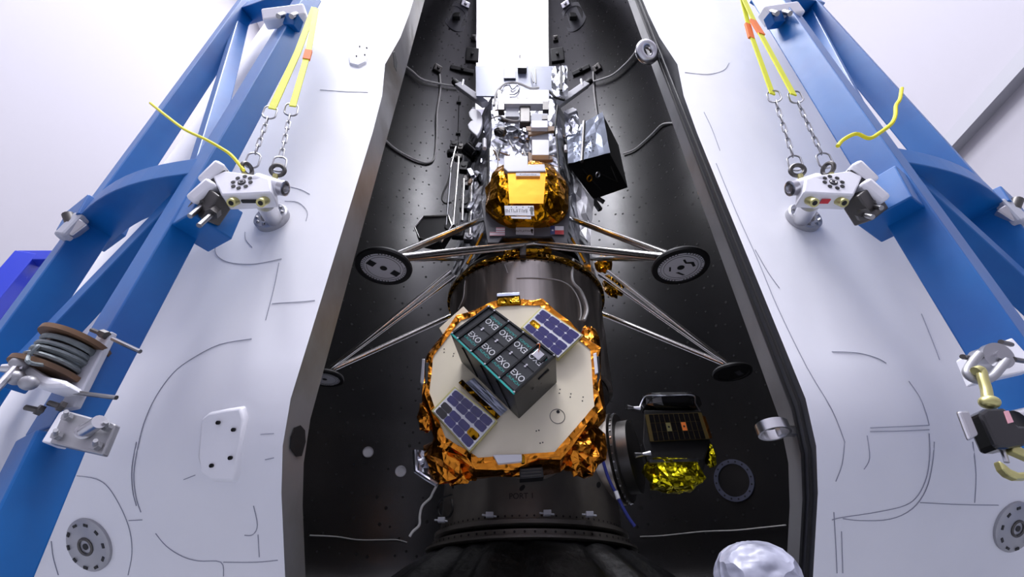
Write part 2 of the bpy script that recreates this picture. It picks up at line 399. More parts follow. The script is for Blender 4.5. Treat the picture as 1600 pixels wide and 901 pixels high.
for s, px in ((-1, 713), (1, 896)):
    c, n, o = inner_port(s, px, 27, .33, 'round_port', ('grey', 'grey'), .75, .02)
    MB().box(c + n * .04, .16, .1, .22).build('port_latch', 'black', o, bevel=.01)
for s, q, w, h, m in ((-1, (738, 86), .30, .34, 'black'), (1, (871, 86), .30, .34, 'black'), (-1, (722, 109), .55, .10, 'black'), (1, (908, 110), .42, .10, 'black'),
                      (-1, (684, 107), .18, .16, 'dsteel'), (1, (933, 106), .18, .16, 'dsteel'), (-1, (727, 7), .2, .14, 'alu'), (1, (884, 7), .2, .14, 'alu'), (-1, (740, 59), .12, .12, 'dsteel'), (1, (868, 60), .12, .12, 'dsteel')):
    c = hit(s, *q, True, .04); n = -nrm(s, c); t = n.cross(V((0, 0, 1))).normalized()
    MB().bar(c - t * w / 2, c + t * w / 2, h, .07, n).cyl(c + n * .03, c + n * .08, .035, n=10).build('wall_bracket', m, FA[s], bevel=.012)
P = [hit(-1, x, y, True, .02) for x, y in ((717, 150), (717, 175), (716, 200), (716, 222))]
o = MB().tube(P, .008, 6).build('retainer_cord', 'black', FA[-1])
for k in (0, 2): MB().box(P[k] + (P[k + 1] - P[k]) * .4, .10, .05, .05).build('cord_clip', 'black', o, bevel=.006)
# cables fixed to the inside of the shells
def icable(s, pts, r, m, label, off=.032):
    P = [hit(s, *q, True, off) for q in pts]
    return tag(MB().tube(smoothpath(P, 6), r, 8).build('cable', m, smooth=True), label, 'cable')
icable(-1, [(630, 100), (645, 112), (660, 124), (688, 131), (715, 135)], .021, 'cable', 'grey cable sagging across the upper left dark inner wall', .075)
icable(-1, [(687, 116), (688, 140), (683, 175), (682, 215), (679, 245), (670, 254), (655, 252), (630, 240), (612, 228), (599, 215)], .021, 'cable', 'long grey cable looping down the left inner wall behind the mast')
icable(-1, [(484, 836), (525, 838), (560, 843), (600, 843), (620, 843), (636, 847)], .007, 'cable', 'thin white wire running level along the lower left inner wall')
icable(1, [(927, 112), (928, 140), (931, 165), (934, 185)], .021, 'cable', 'short grey cable hanging above the silver boxed hopper')
icable(1, [(925, 128), (955, 118), (975, 102), (988, 88), (996, 76)], .021, 'cable', 'grey cable climbing the upper right dark inner wall to the edge', .075)
icable(1, [(974, 240), (990, 234), (1005, 222), (1020, 208), (1035, 194), (1055, 192)], .016, 'cable', 'bent grey cable on the right inner wall beside the hopper')
icable(1, [(1000, 838), (1030, 837), (1060, 834), (1100, 830), (1150, 828), (1190, 824), (1228, 820)], .007, 'cable', 'thin white wire running level below the round access port')
# ------------------------------------------------------------------ blue frames
def beam(parent, name, q0, q1, Y0_, Y1_, w, d, ref, m='blue', ext0=0, ext1=0):
    p0, p1 = PY(*q0, Y0_), PY(*q1, Y1_); t = (p1 - p0).normalized()
    return MB().bar(p0 - t * ext0, p1 + t * ext1, w, d, ref).build(name, m, parent, bevel=.006)
def sweep_arc(cx, R, ph0, ph1, s, z0, h, d, n=14):
    vs = []
    for i in range(n + 1):
        ph = ph0 + (ph1 - ph0) * i / n; e = V((s * math.sin(ph), -math.cos(ph), 0)); c = V((cx, 0, z0)) + e * R
        vs += [c - e * d / 2 - V((0, 0, h / 2)), c + e * d / 2 - V((0, 0, h / 2)), c + e * d / 2 + V((0, 0, h / 2)), c - e * d / 2 + V((0, 0, h / 2))]
    fs = [(4 * i + k, 4 * i + (k + 1) % 4, 4 * i + 4 + (k + 1) % 4, 4 * i + 4 + k) for i in range(n) for k in range(4)] + [(3, 2, 1, 0), tuple(range(4 * n, 4 * n + 4))]
    return MB().add(vs, fs)
YA, YB = -2.78, -2.45
def to_floor(p0, p1):                  # extend the lower end down to the floor
    t = (p0 - p1).normalized(); return p0 + t * ((p0.z - FLOOR) / -t.z)
# left frame
LF = thing('support_frame', 'blue steel support frame standing outside the left white fairing half', 'frame', (-1.5, -2.6, FLOOR), 'blue frames beside the fairing')
nA, nB = (.88, -.475, 0), (.88, -.475, 0)
def edge_beam(root, name, q0, q1, Y, n, w, d, s, e0=0., e1=0.):   # q0-q1: picture line of the far edge of the wide face
    E0, E1 = PY(*q0, Y), PY(*q1, Y); n = V(n).normalized(); u = V((-n.y, n.x, 0)) * -s
    o = -n * d / 2 - u * w / 2; t = E1 - E0
    p0 = to_floor(E0, E1) if e0 is None else E0 - t * e0
    return MB().bar(p0 + o, E1 + t * e1 + o, w, d, n).build(name, 'blue', root, bevel=.005)
edge_beam(LF, 'upright_beam', (146, 684), (488, 30), YA, nA, .097, .14, -1, 0, .1)
edge_beam(LF, 'lower_leg', (56, 897), (140, 692), YA - .012, nA, .115, .10, -1, None, 0)
edge_beam(LF, 'upright_beam', (122, 450), (396, 30), YB, nB, .125, .11, -1, None, .12)
b0, b1 = PY(100, 450, YB), PY(250, 225, YB)
MB().bar(PY(376, 40, YB), PY(312, 272, YA + .06), .08, .08, (.8, -.6, 0)).build('diagonal_brace', 'blue', LF, bevel=.005)
MB().bar(PY(318, 282, YA + .08), PY(14, 604, YB - .06), .085, .08, (.9, -.4, 0)).build('diagonal_brace', 'blue', LF, bevel=.005)
MB().bar(PY(385, 22, YB), PY(478, -8, YA), .10, .12, (0, -1, -.2)).build('top_beam', 'blue', LF, bevel=.005)
pE0, pE1 = PY(338, 280, YA + .04), PY(148, 358, YB)
def arc_beam(root, P0, P1, s, bow, w, d):
    vs = []; n = 12
    for i in range(n + 1):
        t = i / n; c = P0.lerp(P1, t); e = V((s * .35, -.94, 0)); c = c + e * bow * math.sin(PI * t)
        vs += [c - e * d / 2 - V((0, 0, w / 2)), c + e * d / 2 - V((0, 0, w / 2)), c + e * d / 2 + V((0, 0, w / 2)), c - e * d / 2 + V((0, 0, w / 2))]
    fs = [(4 * i + k, 4 * i + (k + 1) % 4, 4 * i + 4 + (k + 1) % 4, 4 * i + 4 + k) for i in range(n) for k in range(4)] + [(3, 2, 1, 0), tuple(range(4 * n, 4 * n + 4))]
    return MB().add(vs, fs).build('curved_cross_beam', 'blue', root, bevel=.004)
arc_beam(LF, pE0, pE1, -1, .06, .10, .16)
MB().bar(PY(312, 365, YA - .03), PY(333, 322, YA - .03), .155, .135, nA).build('saddle', 'blue', LF, bevel=.005)
MB().bar(PY(143, 365, YB - .03), PY(158, 335, YB - .03), .19, .17, nA).build('saddle', 'blue', LF, bevel=.005)
# right frame
RF = thing('support_frame', 'blue steel support frame standing outside the right white fairing half', 'frame', (1.7, -2.6, FLOOR), 'blue frames beside the fairing')
rA = (-.87, -.49, 0)
edge_beam(RF, 'upright_beam', (1475, 500), (1200, 45), YA, rA, .135, .15, 1, None, .2)
edge_beam(RF, 'upright_beam', (1520, 362), (1320, 115), YB, rA, .14, .10, 1, None, .6)
MB().bar(PY(1260, 18, YB), PY(1376, 250, YA + .06), .085, .085, (-.8, -.6, 0)).build('diagonal_brace', 'blue', RF, bevel=.005)
MB().bar(PY(1395, 268, YA + .06), PY(1668, 520, YB + .02), .10, .08, (-.9, -.4, 0)).build('diagonal_brace', 'blue', RF, bevel=.005)
MB().bar(PY(1272, 12, YB), PY(1190, -5, YA), .10, .12, (0, -1, -.2)).build('top_beam', 'blue', RF, bevel=.005)
arc_beam(RF, PY(1366, 262, YA + .04), PY(1542, 337, YB), 1, .05, .10, .16)
MB().bar(PY(1400, 345, YA - .03), PY(1376, 296, YA - .03), .18, .15, rA).build('saddle', 'blue', RF, bevel=.005)
MB().bar(PY(1552, 345, YB - .03), PY(1538, 322, YB - .03), .19, .17, rA).build('saddle', 'blue', RF, bevel=.005)
# ------------------------------------------------------------------ fairing fittings (white arms)
def fitting(s, label, px):
    f = lambda x, y, Y=-2.93: PY(px(x), y, Y)
    root = thing('fairing_fitting', label, 'fitting', f(390, 320), 'white lifting arms on the frames')
    poly = [(332, 275), (352, 266), (385, 271), (404, 273), (422, 279), (424, 300), (392, 302), (345, 304)]
    P = [f(*q) for q in poly]
    o = MB().prism(P, (0, .07, -.004)).build('arm_body', 'white', root, bevel=.006, smooth=True)
    MB().cyl(f(404, 288, -2.893), f(443, 294, -2.893), .041, .026, 24).build('arm_nose', 'white', o, smooth=True)
    # bored nose
    a, b_ = f(404, 288, -2.893), f(443, 294, -2.893)
    MB().lathe([(.028, -.015), (.028, .008), (.021, .011), (.017, .011), (.017, .004), (0, .004)], b_, (b_ - a), 24).build('nose_bore', 'alu', root, smooth=True)
    # ring of dark holes
    c = f(378, 285) + V((0, -.001, 0)); b = MB(); b.disc(c, (0, -1, 0), .014, 20, .002)
    for i in range(8):
        g = 2 * PI * i / 8; b.disc(c + V((math.cos(g) * .031, 0, math.sin(g) * .031)), (0, -1, 0), .0075, 12, .002)
    b.build('hole_ring', 'dot', root)
    MB().torus(c + V((0, -.002, 0)), (0, -1, 0), .008, .003, 16, 6).build('pivot_cap', 'steel', root, smooth=True)
    # nuts and slot under the arm
    for q in ((362, 308), (408, 308)):
        p = f(q[0], 303, -2.93) + V((0, .032, .004))
        o = MB().cyl(p, p + V((0, -.016, -.032)), .016, n=12).build('nut', ['brass'], root, smooth=True)
        MB().disc(p + V((0, -.0164, -.0328)), (0, -.45, -.9), .009, 12).build('nut_bore', 'dot', o)
    if s < 0:
        p = f(384, 303, -2.93) + V((0, .03, 0)); MB().box(p + V((0, 0, -.004)), .055, .014, .008).build('slot', 'black', root, bevel=.003)
    else:
        p = f(384, 303, -2.93) + V((0, .03, 0)); MB().box(p + V((0, 0, -.004)), .03, .02, .003).build('red_mark', 'red', root)
    # yoke towards the beam
    for z0, z1, nm in (((352, 262), (322, 292), 'yoke'), ((338, 290), (305, 320), 'yoke')):
        MB().bar(f(*z0, -2.91), f(*z1, -2.89), .045, .09, (0, -.8, -.6)).build(nm, 'white', root, bevel=.012, smooth=True)
    MB().bar(f(352, 270, -2.90), f(333, 300, -2.90), .03, .05, (0, -1, 0)).build('yoke_gap', 'black', root)
    q0, q1 = f(318, 312, -2.88), f(342, 330, -2.88)
    b = MB().bar(q0, q1, .10, .07, (-s * .5, -.5, -.7)); o = b.build('clamp_block', 'dsteel', root, bevel=.006)
    for q in ((315, 322), (329, 336)):
        p = f(*q, -2.90); d = V((0, -.02, -.07)) if s < 0 else V((0, -.02, -.03))
        o2 = MB().cyl(p - d * .5, p + d, .009, n=10).build('clamp_bolt', 'steel', root, smooth=True)
        MB().cyl(p - d * .45, p - d * .05, .022, n=6).build('bolt_nut', 'dsteel', o2)
    # post into the fairing and its round flange
    fc = hit(s, px(427), 343, False); n = nrm(s, fc); top = f(414, 316, -2.87)
    MB().cyl(fc - n * .01, top, .034, n=24).build('post', 'alu', root, smooth=True)
    r = .074
    o = MB().lathe([(.042, .03), (r * .92, .03), (r, .024), (r, -.02), (.042, -.02), (.042, .03)], fc, n, 36).build('post_flange', 'plate', root, smooth=True)
    a = n.orthogonal().normalized(); t = n.cross(a); b = MB()
    for i in range(10):
        g = 2 * PI * i / 10; b.cyl(fc + n * .028 + (a * math.cos(g) + t * math.sin(g)) * .061, fc + n * .034 + (a * math.cos(g) + t * math.sin(g)) * .052, .006, n=8)
    b.build('flange_bolt', 'steel', o)
    # eye bolts on top
    for q, nn in (((386, 264), (1, -.3, 0)), ((434, 266), (.3, -1, -.3))):
        p = f(*q, -2.90); o = MB().torus(p, (s * -nn[0], nn[1], nn[2]), .023, .008, 22, 8).build('eye_bolt', 'dsteel', root, smooth=True)
        MB().cyl(p + V((0, 0, -.026)), p + V((0, .01, -.06)), .010, n=12).build('shank', 'brass', o, smooth=True)
    return root
fitting(-1, 'white lifting arm joining the left blue frame to the left fairing half', lambda x: x)
fitting(1, 'white lifting arm with a red mark joining the right frame to fairing', lambda x: 1680 - x)
# ------------------------------------------------------------------ slings, chains, cords
def sling(pts, w, label, Y, sleeve=None):
    P = [PY(*q, Y) for q in pts]; b = MB()
    for p, q in zip(P, P[1:]): b.bar(p, q, w, .006, (.25, -.95, -.1))
    o = tag(b.build('webbing_sling', 'yellow'), label, 'sling', 'yellow lifting slings')
    if sleeve: MB().bar(PY(*sleeve[0], Y), PY(*sleeve[1], Y), w + .006, .012, (.25, -.95, -.1)).build('sleeve', 'orange', o)
    return o
YS = -2.90
def oval(c, t, nn, L, W, r, k=12):
    t = V(t).normalized(); nn = V(nn); nn = (nn - t * nn.dot(t)).normalized(); u = t.cross(nn); P = []
    for i in range(k * 2):
        g = 2 * PI * i / (k * 2); P.append(c + u * math.cos(g) * W / 2 + t * (math.sin(g) * W / 2 + (L - W) / 2 * (1 if math.sin(g) >= 0 else -1)))
    return P
def chain(q0, q1, label, n, Y, side):
    p0, p1 = PY(*q0, Y), PY(*q1, Y + .02); root = thing('lifting_chain', label, 'chain', p1, 'steel lifting chains')
    d = (p1 - p0); L = d.length; t = d.normalized()
    big = .085
    def link(c, l, w, r, nn): MB().tube(oval(c, t, nn, l, w, r), r, 6, True).build('link', 'steel', root, smooth=True)
    fr = V((side * .3, -.95, 0)); sd = V((.95, side * .3, 0))
    link(p0 + t * big * .5, big, .050, .0036, fr)
    link(p1 - t * big * .5, big, .046, .0036, fr)
    rem = L - 2 * big; pitch = rem / n
    for i in range(n):
        link(p0 + t * (big + pitch * (i + .5)), pitch * 1.22, .015, .0027, sd if i % 2 == 0 else fr)
sling([(491, 12), (465, 82), (425, 170)], .030, 'yellow sling strap on the left frame, nearer the blue upright', YS)
sling([(494, 14), (482, 80), (457, 166)], .026, 'yellow sling strap with orange patch hanging left of the fairing gap', YS - .014, ((482.5, 79), (478.5, 93)))
chain((425, 166), (391, 262), 'steel chain below the yellow sling, nearer the left blue upright', 5, YS, 1)
chain((457, 162), (434, 268), 'steel chain below the orange-patched sling, ending on the left arm nose', 6, YS, 1)
sling([(1158, -6), (1172, 50), (1207, 147)], .026, 'yellow sling with orange patch over the right fairing, nearer the gap', YS, ((1168, 38), (1174, 60)))
sling([(1160, -6), (1184, 45), (1240, 148)], .030, 'yellow sling with orange patch lying against the right blue upright', YS - .014, ((1176, 32), (1190, 54)))
chain((1207, 142), (1246, 266), 'steel chain on the right side, nearer the fairing gap', 7, YS, -1)
chain((1239, 143), (1294, 262), 'steel chain on the right side, nearer the blue upright', 7, YS, -1)
P = [PY(235, 161, -2.80), PY(265, 185, -2.84), PY(290, 203, -2.88), PY(320, 217, -2.92), PY(345, 231, -2.93), PY(362, 243, -2.93), PY(381, 266, -2.92)]
tag(MB().tube(smoothpath(P), .006, 8).build('cord', 'ycord', smooth=True), 'yellow cord sticking out across the left blue frame', 'cord', 'yellow cords tied to the frames')
P = [PY(x, y, -3.0) for x, y in ((1309, 228), (1318, 218), (1338, 209), (1358, 216), (1375, 207), (1393, 193), (1399, 180), (1400, 165), (1406, 155), (1409, 138))]
tag(MB().tube(smoothpath(P), .007, 8).build('cord', 'ycord', smooth=True), 'yellow cord curling out across the right blue frame', 'cord', 'yellow cords tied to the frames')
# bolted pieces at the frame tops and outer clamps
def top_clamp(q, s, label):
    c = PY(*q, -2.86); root = thing('beam_clamp', label, 'clamp', c, 'clamps on the blue frames')
    MB().bar(c + V((-.11, 0, -.02)), c + V((.11, 0, .05)), .09, .07, (0, -1, -.3)).build('clamp_body', 'white', root, bevel=.01)
    for k in (-1, 1):
        p = c + V((k * .035 - s * .05, -.03, -.03)); MB().cyl(p, p + V((0, -.02, -.07)), .014, n=10).build('clamp_bolt', 'steel', root, smooth=True)
    MB().bar(c + V((-s * .1, 0, -.07)), c + V((-s * .03, 0, -.05)), .07, .06, (0, -1, -.5)).build('clamp_foot', 'blue', root, bevel=.005)
top_clamp((445, 28), -1, 'white bolted clamp at the top of the left blue upright')
top_clamp((1222, 24), 1, 'white bolted clamp at the top of the right blue upright')
def outer_clamp(q0, q1, q2, s, label):
    c = PY(*q0, YB - .1); root = thing('beam_clamp', label, 'clamp', c, 'clamps on the blue frames')
    MB().bar(PY(*q0, YB - .12), PY(*q1, YB - .12), .05, .05, (0, -1, -.4)).build('clamp_jaw', 'lgrey', root, bevel=.012)
    m_ = PY((q0[0] + q1[0]) / 2, (q0[1] + q1[1]) / 2, YB - .12); p = PY(*q2, YB - .14)
    MB().cyl(m_, p, .022, n=12).build('clamp_screw', 'dsteel', root, smooth=True)
    p3 = PY((q0[0] + q1[0]) / 2 - s * 14, (q0[1] + q1[1]) / 2 + 8, YB - .1)
    MB().bar(m_, p3, .08, .05, (0, -1, 0)).build('clamp_lug', 'alu', root, bevel=.006)
outer_clamp((130, 337), (96, 372), (106, 335), -1, 'grey screw clamp on the outer left blue upright')
outer_clamp((1565, 315), (1598, 350), (1590, 312), 1, 'grey screw clamp on the outer right blue upright')
# ------------------------------------------------------------------ rope drum (left)
YW = -2.88
root = thing('rope_winch', 'hand winch with a rusty drum of grey wire rope on left frame', 'winch', PY(100, 600, YW))
ax = (PY(84, 585, YW) - PY(112, 535, YW)).normalized(); ctr = PY(97, 558, YW)
axv = V((.18, .05, 1)).normalized()
MB().lathe([(0, -.055), (.088, -.055), (.088, -.042), (.055, -.042)], ctr, axv, 32).build('drum_flange', 'rust', root, smooth=True)
MB().lathe([(.055, .042), (.088, .042), (.088, .055), (0, .055)], ctr, axv, 32).build('drum_flange', 'rust', root, smooth=True)
MB().cyl(ctr - axv * .05, ctr + axv * .05, .05, n=24).build('drum_core', 'dsteel', root, smooth=True)
a = axv.orthogonal().normalized(); b_ = axv.cross(a); P = []
for i in range(8 * 24):
    g = 2 * PI * i / 24; h = -.036 + .072 * i / (8 * 24); P.append(ctr + axv * (h + .004 * math.sin(g * .5)) + (a * math.cos(g) + b_ * math.sin(g)) * (.063 + .004 * math.sin(g * .31)))
rp = MB().tube(P, .0062, 6)
rp.tube(smoothpath([P[60], PY(60, 540, YW - .1), PY(45, 556, YW - .1), PY(52, 568, YW - .1), P[100]]), .005, 6)
rp.build('wire_rope', 'rope', root, smooth=True)
MB().prism([PY(*q, YW - .05) for q in ((40, 566), (70, 586), (100, 593), (106, 603), (70, 604), (28, 590))], (0, .07, 0)).build('winch_body', 'white', root, bevel=.008)
MB().cyl(PY(38, 575, YW - .06), PY(2, 575, YW - .08), .016, .01, 10).cyl(PY(24, 575, YW - .08), PY(-8, 610, YW - .1), .009, n=8).build('crank_handle', 'alu', root, smooth=True)
for q in ((30, 568), (25, 590), (45, 598)): MB().blob(PY(*q, YW - .07), .02, .02, .018).build('gear_knob', 'plate', root, smooth=True)
MB().bar(PY(168, 522, YW + .02), PY(108, 640, YW + .02), .05, .02, (-.2, -1, -.2)).build('mounting_channel', 'lgrey', root, bevel=.004)
for (p, q) in (((176, 529), (219, 549)), ((110, 612), (182, 621))):
    b = MB().cyl(PY(*p, YW), PY(*q, YW - .01), .006, n=8); b.build('u_bolt', 'steel', root, smooth=True)
MB().cyl(PY(143, 515, YW), PY(166, 524, YW), .006, n=8).cyl(PY(158, 520, YW), PY(167, 524, YW), .012, n=6).build('bolt_end', 'dsteel', root)
# bolted plate below it
root = thing('clamp_plate', 'grey bolted clamp plate under the winch on the left frame', 'plate', PY(130, 700, YW))
q = [(100, 640), (181, 662), (160, 711), (77, 692)]
MB().prism([PY(*p, YW - .02) for p in q], (0, .02, 0)).build('face_plate', 'plate', root, bevel=.004)
MB().prism([PY(*p, YW - .02) for p in ((101, 640), (78, 692), (64, 690), (92, 644))], (0, .05, 0)).build('side_flange', 'white', root, bevel=.003)
for p in ((108, 652), (92, 681), (170, 668), (153, 697)):
    c = PY(*p, YW - .025); o = MB().cyl(c, c + V((.0, -.012, 0)), .011, n=6).build('plate_bolt', 'plate', root)
    MB().cyl(c + V((0, -.01, 0)), c + V((.014, -.03, .004)), .005, n=8).build('bolt_shank', 'plate', o)
c = PY(133, 673, YW - .03); o = MB().torus(c, (.5, -1, 0), .014, .006).cyl(c, c + V((.05, -.03, .012)), .016, n=16).build('lug', 'alu', root, smooth=True)
for p0, p1 in (((40, 636), (66, 642)), ((76, 629), (100, 636))):
    MB().cyl(PY(*p0, YW - .01), PY(*p1, YW), .007, n=8).cyl(PY(p1[0] - 8, p1[1] - 3, YW - .01), PY(*p1, YW), .014, n=6).build('stud', 'dsteel', root)
# ------------------------------------------------------------------ shackle plate and hoist (right)
root = thing('shackle_plate', 'pale bolted plate with a bow shackle on the right frame', 'shackle', PY(1560, 590, -2.9))
MB().prism([PY(*p, -2.92) for p in ((1506, 556), (1582, 527), (1612, 560), (1612, 578), (1524, 598))], (0, .03, 0)).build('face_plate', 'white', root, bevel=.004)
c = PY(1546, 560, -2.95)
MB().lathe([(0, -.04), (.012, -.04), (.012, -.03), (.034, -.03), (.034, -.012), (.03, -.012), (.03, .03)], c, (0.15, 1, .25), 28).build('shackle_pin', 'alu', root, smooth=True)
P = [PY(*p, -2.98) for p in ((1530, 553), (1518, 567), (1511, 581), (1518, 590), (1532, 594), (1548, 590), (1560, 578), (1572, 563))]
MB().tube(smoothpath(P), .010, 10).build('shackle_bow', 'plate', root, smooth=True)
for p0, p1 in (((1504, 557), (1520, 560)), ((1564, 534), (1580, 538)), ((1584, 561), (1600, 564))):
    MB().cyl(PY(*p0, -2.98), PY(*p1, -2.94), .0065, n=8).build('plate_bolt', 'dsteel', root, smooth=True)
root = thing('hanging_hoist', 'black lever hoist with a hook hanging from the right shackle', 'hoist', PY(1570, 700, -2.98))
YH = -3.0
P = [PY(*p, YH) for p in ((1524, 580), (1532, 578), (1536, 592), (1541, 608), (1543, 622))]
MB().tube(smoothpath(P), .011, 10).blob(PY(1546, 628, YH), .022, .018, .016).build('top_hook', 'brass', root, smooth=True)
q = [(1531, 644), (1540, 637), (1572, 636), (1580, 650), (1592, 664), (1608, 664), (1608, 694), (1575, 700), (1562, 700), (1556, 698)]
MB().prism([PY(*p, YH - .02) for p in q], (0, .045, 0)).build('hoist_body', 'bgloss', root, bevel=.008)
MB().prism([PY(*p, YH - .022) for p in ((1569, 642), (1576, 641), (1584, 659), (1576, 661))], (0, .004, 0)).build('warning_tag', 'pink', root)
MB().prism([PY(*p, YH - .025) for p in ((1498, 641), (1515, 641), (1531, 679), (1516, 688))], (.0, .012, .002)).build('hand_wheel', 'alu', root, bevel=.005)
MB().cyl(PY(1524, 660, YH + .02), PY(1545, 662, YH + .02), .010, n=10).build('wheel_shaft', 'steel', root, smooth=True)
P = [PY(*p, YH) for p in ((1566, 700), (1573, 722))]
MB().cyl(P[0], P[1], .005, n=8).build('load_chain', 'alu', root, smooth=True)
P = [PY(*p, YH - .01) for p in ((1562, 718), (1568, 732), (1578, 742), (1592, 748), (1612, 748))]
P2 = [PY(*p, YH - .01) for p in ((1612, 736), (1592, 737), (1580, 732), (1572, 725))]
MB().prism(P + P2, (0, .02, 0)).build('bottom_hook', 'brass', root, bevel=.004)
MB().bar(PY(1575, 700, YH), PY(1612, 716, YH), .02, .02, (0, -1, 0)).build('hook_latch', 'brass', root, bevel=.003)
MB().cyl(PY(1588, 655, YH), PY(1618, 648, YH), .02, n=14).build('ratchet_knob', 'alu', root, smooth=True)
# ------------------------------------------------------------------ distant deep blue stand
YD = .6
root = thing('work_stand', 'deep blue gantry stand in the background beyond left frame', 'stand', PY(0, 480, YD) + V((0, 0, 0)))
p0, p1 = PY(30, 404, YD), PY(188, 404, YD)
MB().bar(p0, p1, .16, .16, (0, -1, 0)).build('cross_beam', 'blue2', root, bevel=.01)
p2 = PY(48, 402, YD); MB().bar(V((p2.x, p2.y, FLOOR)), p2, .24, .24, (.3, -1, 0)).build('post', 'blue2', root, bevel=.01)
p3 = PY(185, 404, YD + 1.2); MB().bar(V((p3.x, p3.y, FLOOR)), V((p3.x, p3.y, p1.z)), .12, .12, (.3, -1, 0)).build('post', 'blue2', root, bevel=.01)
MB().bar(p1, V((p3.x, p3.y, p1.z)), .12, .12, (1, 0, 0)).build('side_rail', 'blue2', root, bevel=.01)
p4 = PY(-30, 432, YD); MB().bar(p4, PY(40, 428, YD), .1, .1, (0, -1, 0)).build('cross_beam', 'blue2', root, bevel=.01)
# ------------------------------------------------------------------ payload stack
AX = .147
O = lambda z: V((AX, 0, z))
UPZ = V((0, 0, 1))
# black drape at the foot
root = thing('base_skirt', 'black draped skirt flaring out below the metal port ring', 'drape', O(FLOOR))
b = MB(); n = 120; prof = [(.70, .46), (.78, .44), (.90, .36), (1.04, .25), (1.22, .06), (1.42, -.2), (1.55, -.45), (1.58, -1.0), (1.60, FLOOR)]; vs = []
for j, (r, z) in enumerate(prof):
    for i in range(n):
        g = 2 * PI * i / n; k = min(1, j / 3) * (.035 * math.sin(g * 14) + .03 * math.sin(g * 23 + 1) + .02 * math.sin(g * 37 + z * 4))
        vs.append(O(z) + V((math.sin(g), -math.cos(g), 0)) * (r + k))
b.add(vs, [(j * n + i, j * n + (i + 1) % n, (j + 1) * n + (i + 1) % n, (j + 1) * n + i) for j in range(len(prof) - 1) for i in range(n)])
b.build('drape_cloth', 'drape', root, smooth=60)
# lower ring with its clamps
root = thing('base_ring', 'dark lower adapter ring with bolts just above the black skirt', 'ring', O(.43))
b = MB().lathe([(.70, .45), (.80, .46), (.80, .475), (.755, .48), (.755, .515), (.70, .52)], O(0), UPZ, 96)
for i in range(72):
    g = 2 * PI * i / 72; e = V((math.sin(g), -math.cos(g), 0)); b.disc(O(.4975) + e * .757, e, .008, 8, mi=1)
b.build('ring_body', ['espa', 'dot'], root, smooth=True)
for q in ((690, 812), (765, 804), (855, 801), (921, 803)):
    d = ray(*q); dx, dy = d.x, d.y; ox = CAM.x - AX; A_ = dx * dx + dy * dy; B_2 = 2 * (ox * dx + CAM.y * dy); C_ = ox * ox + CAM.y ** 2 - .78 ** 2
    c = CAM + d * ((-B_2 - math.sqrt(max(0, B_2 ** 2 - 4 * A_ * C_))) / (2 * A_)); MB().box(c, .05, .05, .03).cyl(c + V((-.05, -.0, 0)), c + V((.045, -.02, -.012)), .006, n=8).build('clip', 'lgrey', root, bevel=.004)
# ring with the ports
root = thing('port_ring', 'metal payload ring lettered PORT 1 between lower ring and gold spacecraft', 'ring', O(.53))
MB().lathe([(.66, .545), (.745, .55), (.745, .575), (.70, .585), (.70, 1.66), (.74, 1.67), (.74, 1.70), (.66, 1.71)], O(0), UPZ, 96).build('ring_body', 'espa', root, smooth=True)
b = MB()
for i in range(90):
    g = 2 * PI * i / 90; p = O(.60) + V((math.sin(g), -math.cos(g), 0)) * .7; b.disc(p + V((math.sin(g), -math.cos(g), 0)) * .002, (math.sin(g), -math.cos(g), 0), .007, 8)
b.build('bolt_holes', 'dot', root)
def on_ring(px, py, r=.70):
    d = ray(px, py); dx, dy = d.x, d.y; ox, oy = CAM.x - AX, CAM.y
    A = dx * dx + dy * dy; B = 2 * (ox * dx + oy * dy); Cc = ox * ox + oy * oy - r * r
    return CAM + d * ((-B - math.sqrt(max(0, B * B - 4 * A * Cc))) / (2 * A))
def rn(p): return V((p.x - AX, p.y, 0)).normalized()
p = on_ring(815, 775); e = rn(p)
text('PORT 1', .052, p + e * .003, V((-e.y, e.x, 0)), UPZ, 'textb', root)
for q in ((708, 760, .022), (935, 757, .03), (816, 762, .024)):
    p = on_ring(*q[:2]); MB().disc(p + rn(p) * .002, rn(p), q[2], 16, ry=q[2] * .6).build('hole', 'dot', root)
# front port tube towards the octagonal spacecraft, and the right-hand port
ax1 = V((-.02, -1, 0)).normalized(); cz = 1.12
MB().lathe([(.30, .55), (.30, .78), (.33, .785), (.33, .81), (.28, .815)], O(cz), ax1, 48).build('port_collar', 'espa', root, smooth=True)
ax2 = V((.90, -.43, 0)).normalized()
MB().lathe([(.30, .5), (.30, .74), (.34, .745), (.34, .77), (.28, .775)], O(1.08), ax2, 48).build('port_collar', 'tan', root, smooth=True)
# tall adapter cylinder
root = thing('adapter_cylinder', 'tall brushed metal cylinder under the silver lander', 'adapter', O(1.71))
MB().lathe([(.74, 1.715), (.78, 1.72), (.785, 2.68), (.80, 2.70), (.80, 2.735), (.785, 2.74)], O(0), UPZ, 96).build('cylinder_wall', 'tan', root, smooth=True)
MB().lathe([(.785, 2.742), (.83, 2.745), (.83, 2.785), (.80, 2.79), (.78, 2.81), (.60, 2.81)], O(0), UPZ, 96).build('clamp_ring', 'dgold', root, smooth=True)
b = MB()
for i in range(80):
    g = 2 * PI * i / 80; e = V((math.sin(g), -math.cos(g), 0)); b.disc(O(2.718) + e * .802, e, .007, 8)
b.build('bolt_holes', 'dot', root)
def adpath(pts, r, m, name, R=.795):
    P = [on_ring(*q, R) for q in pts]; return MB().tube(smoothpath(P, 5), r, 6).build(name, m, root, smooth=True)
adpath([(807, 434), (842, 434), (874, 438), (893, 449), (905, 470), (908, 490), (906, 500)], .006, 'cable', 'sensor_wire')
o = adpath([(896, 405), (894, 430), (897, 443), (906, 452), (914, 468), (918, 485), (913, 500)], .013, 'cable', 'cable_bundle')
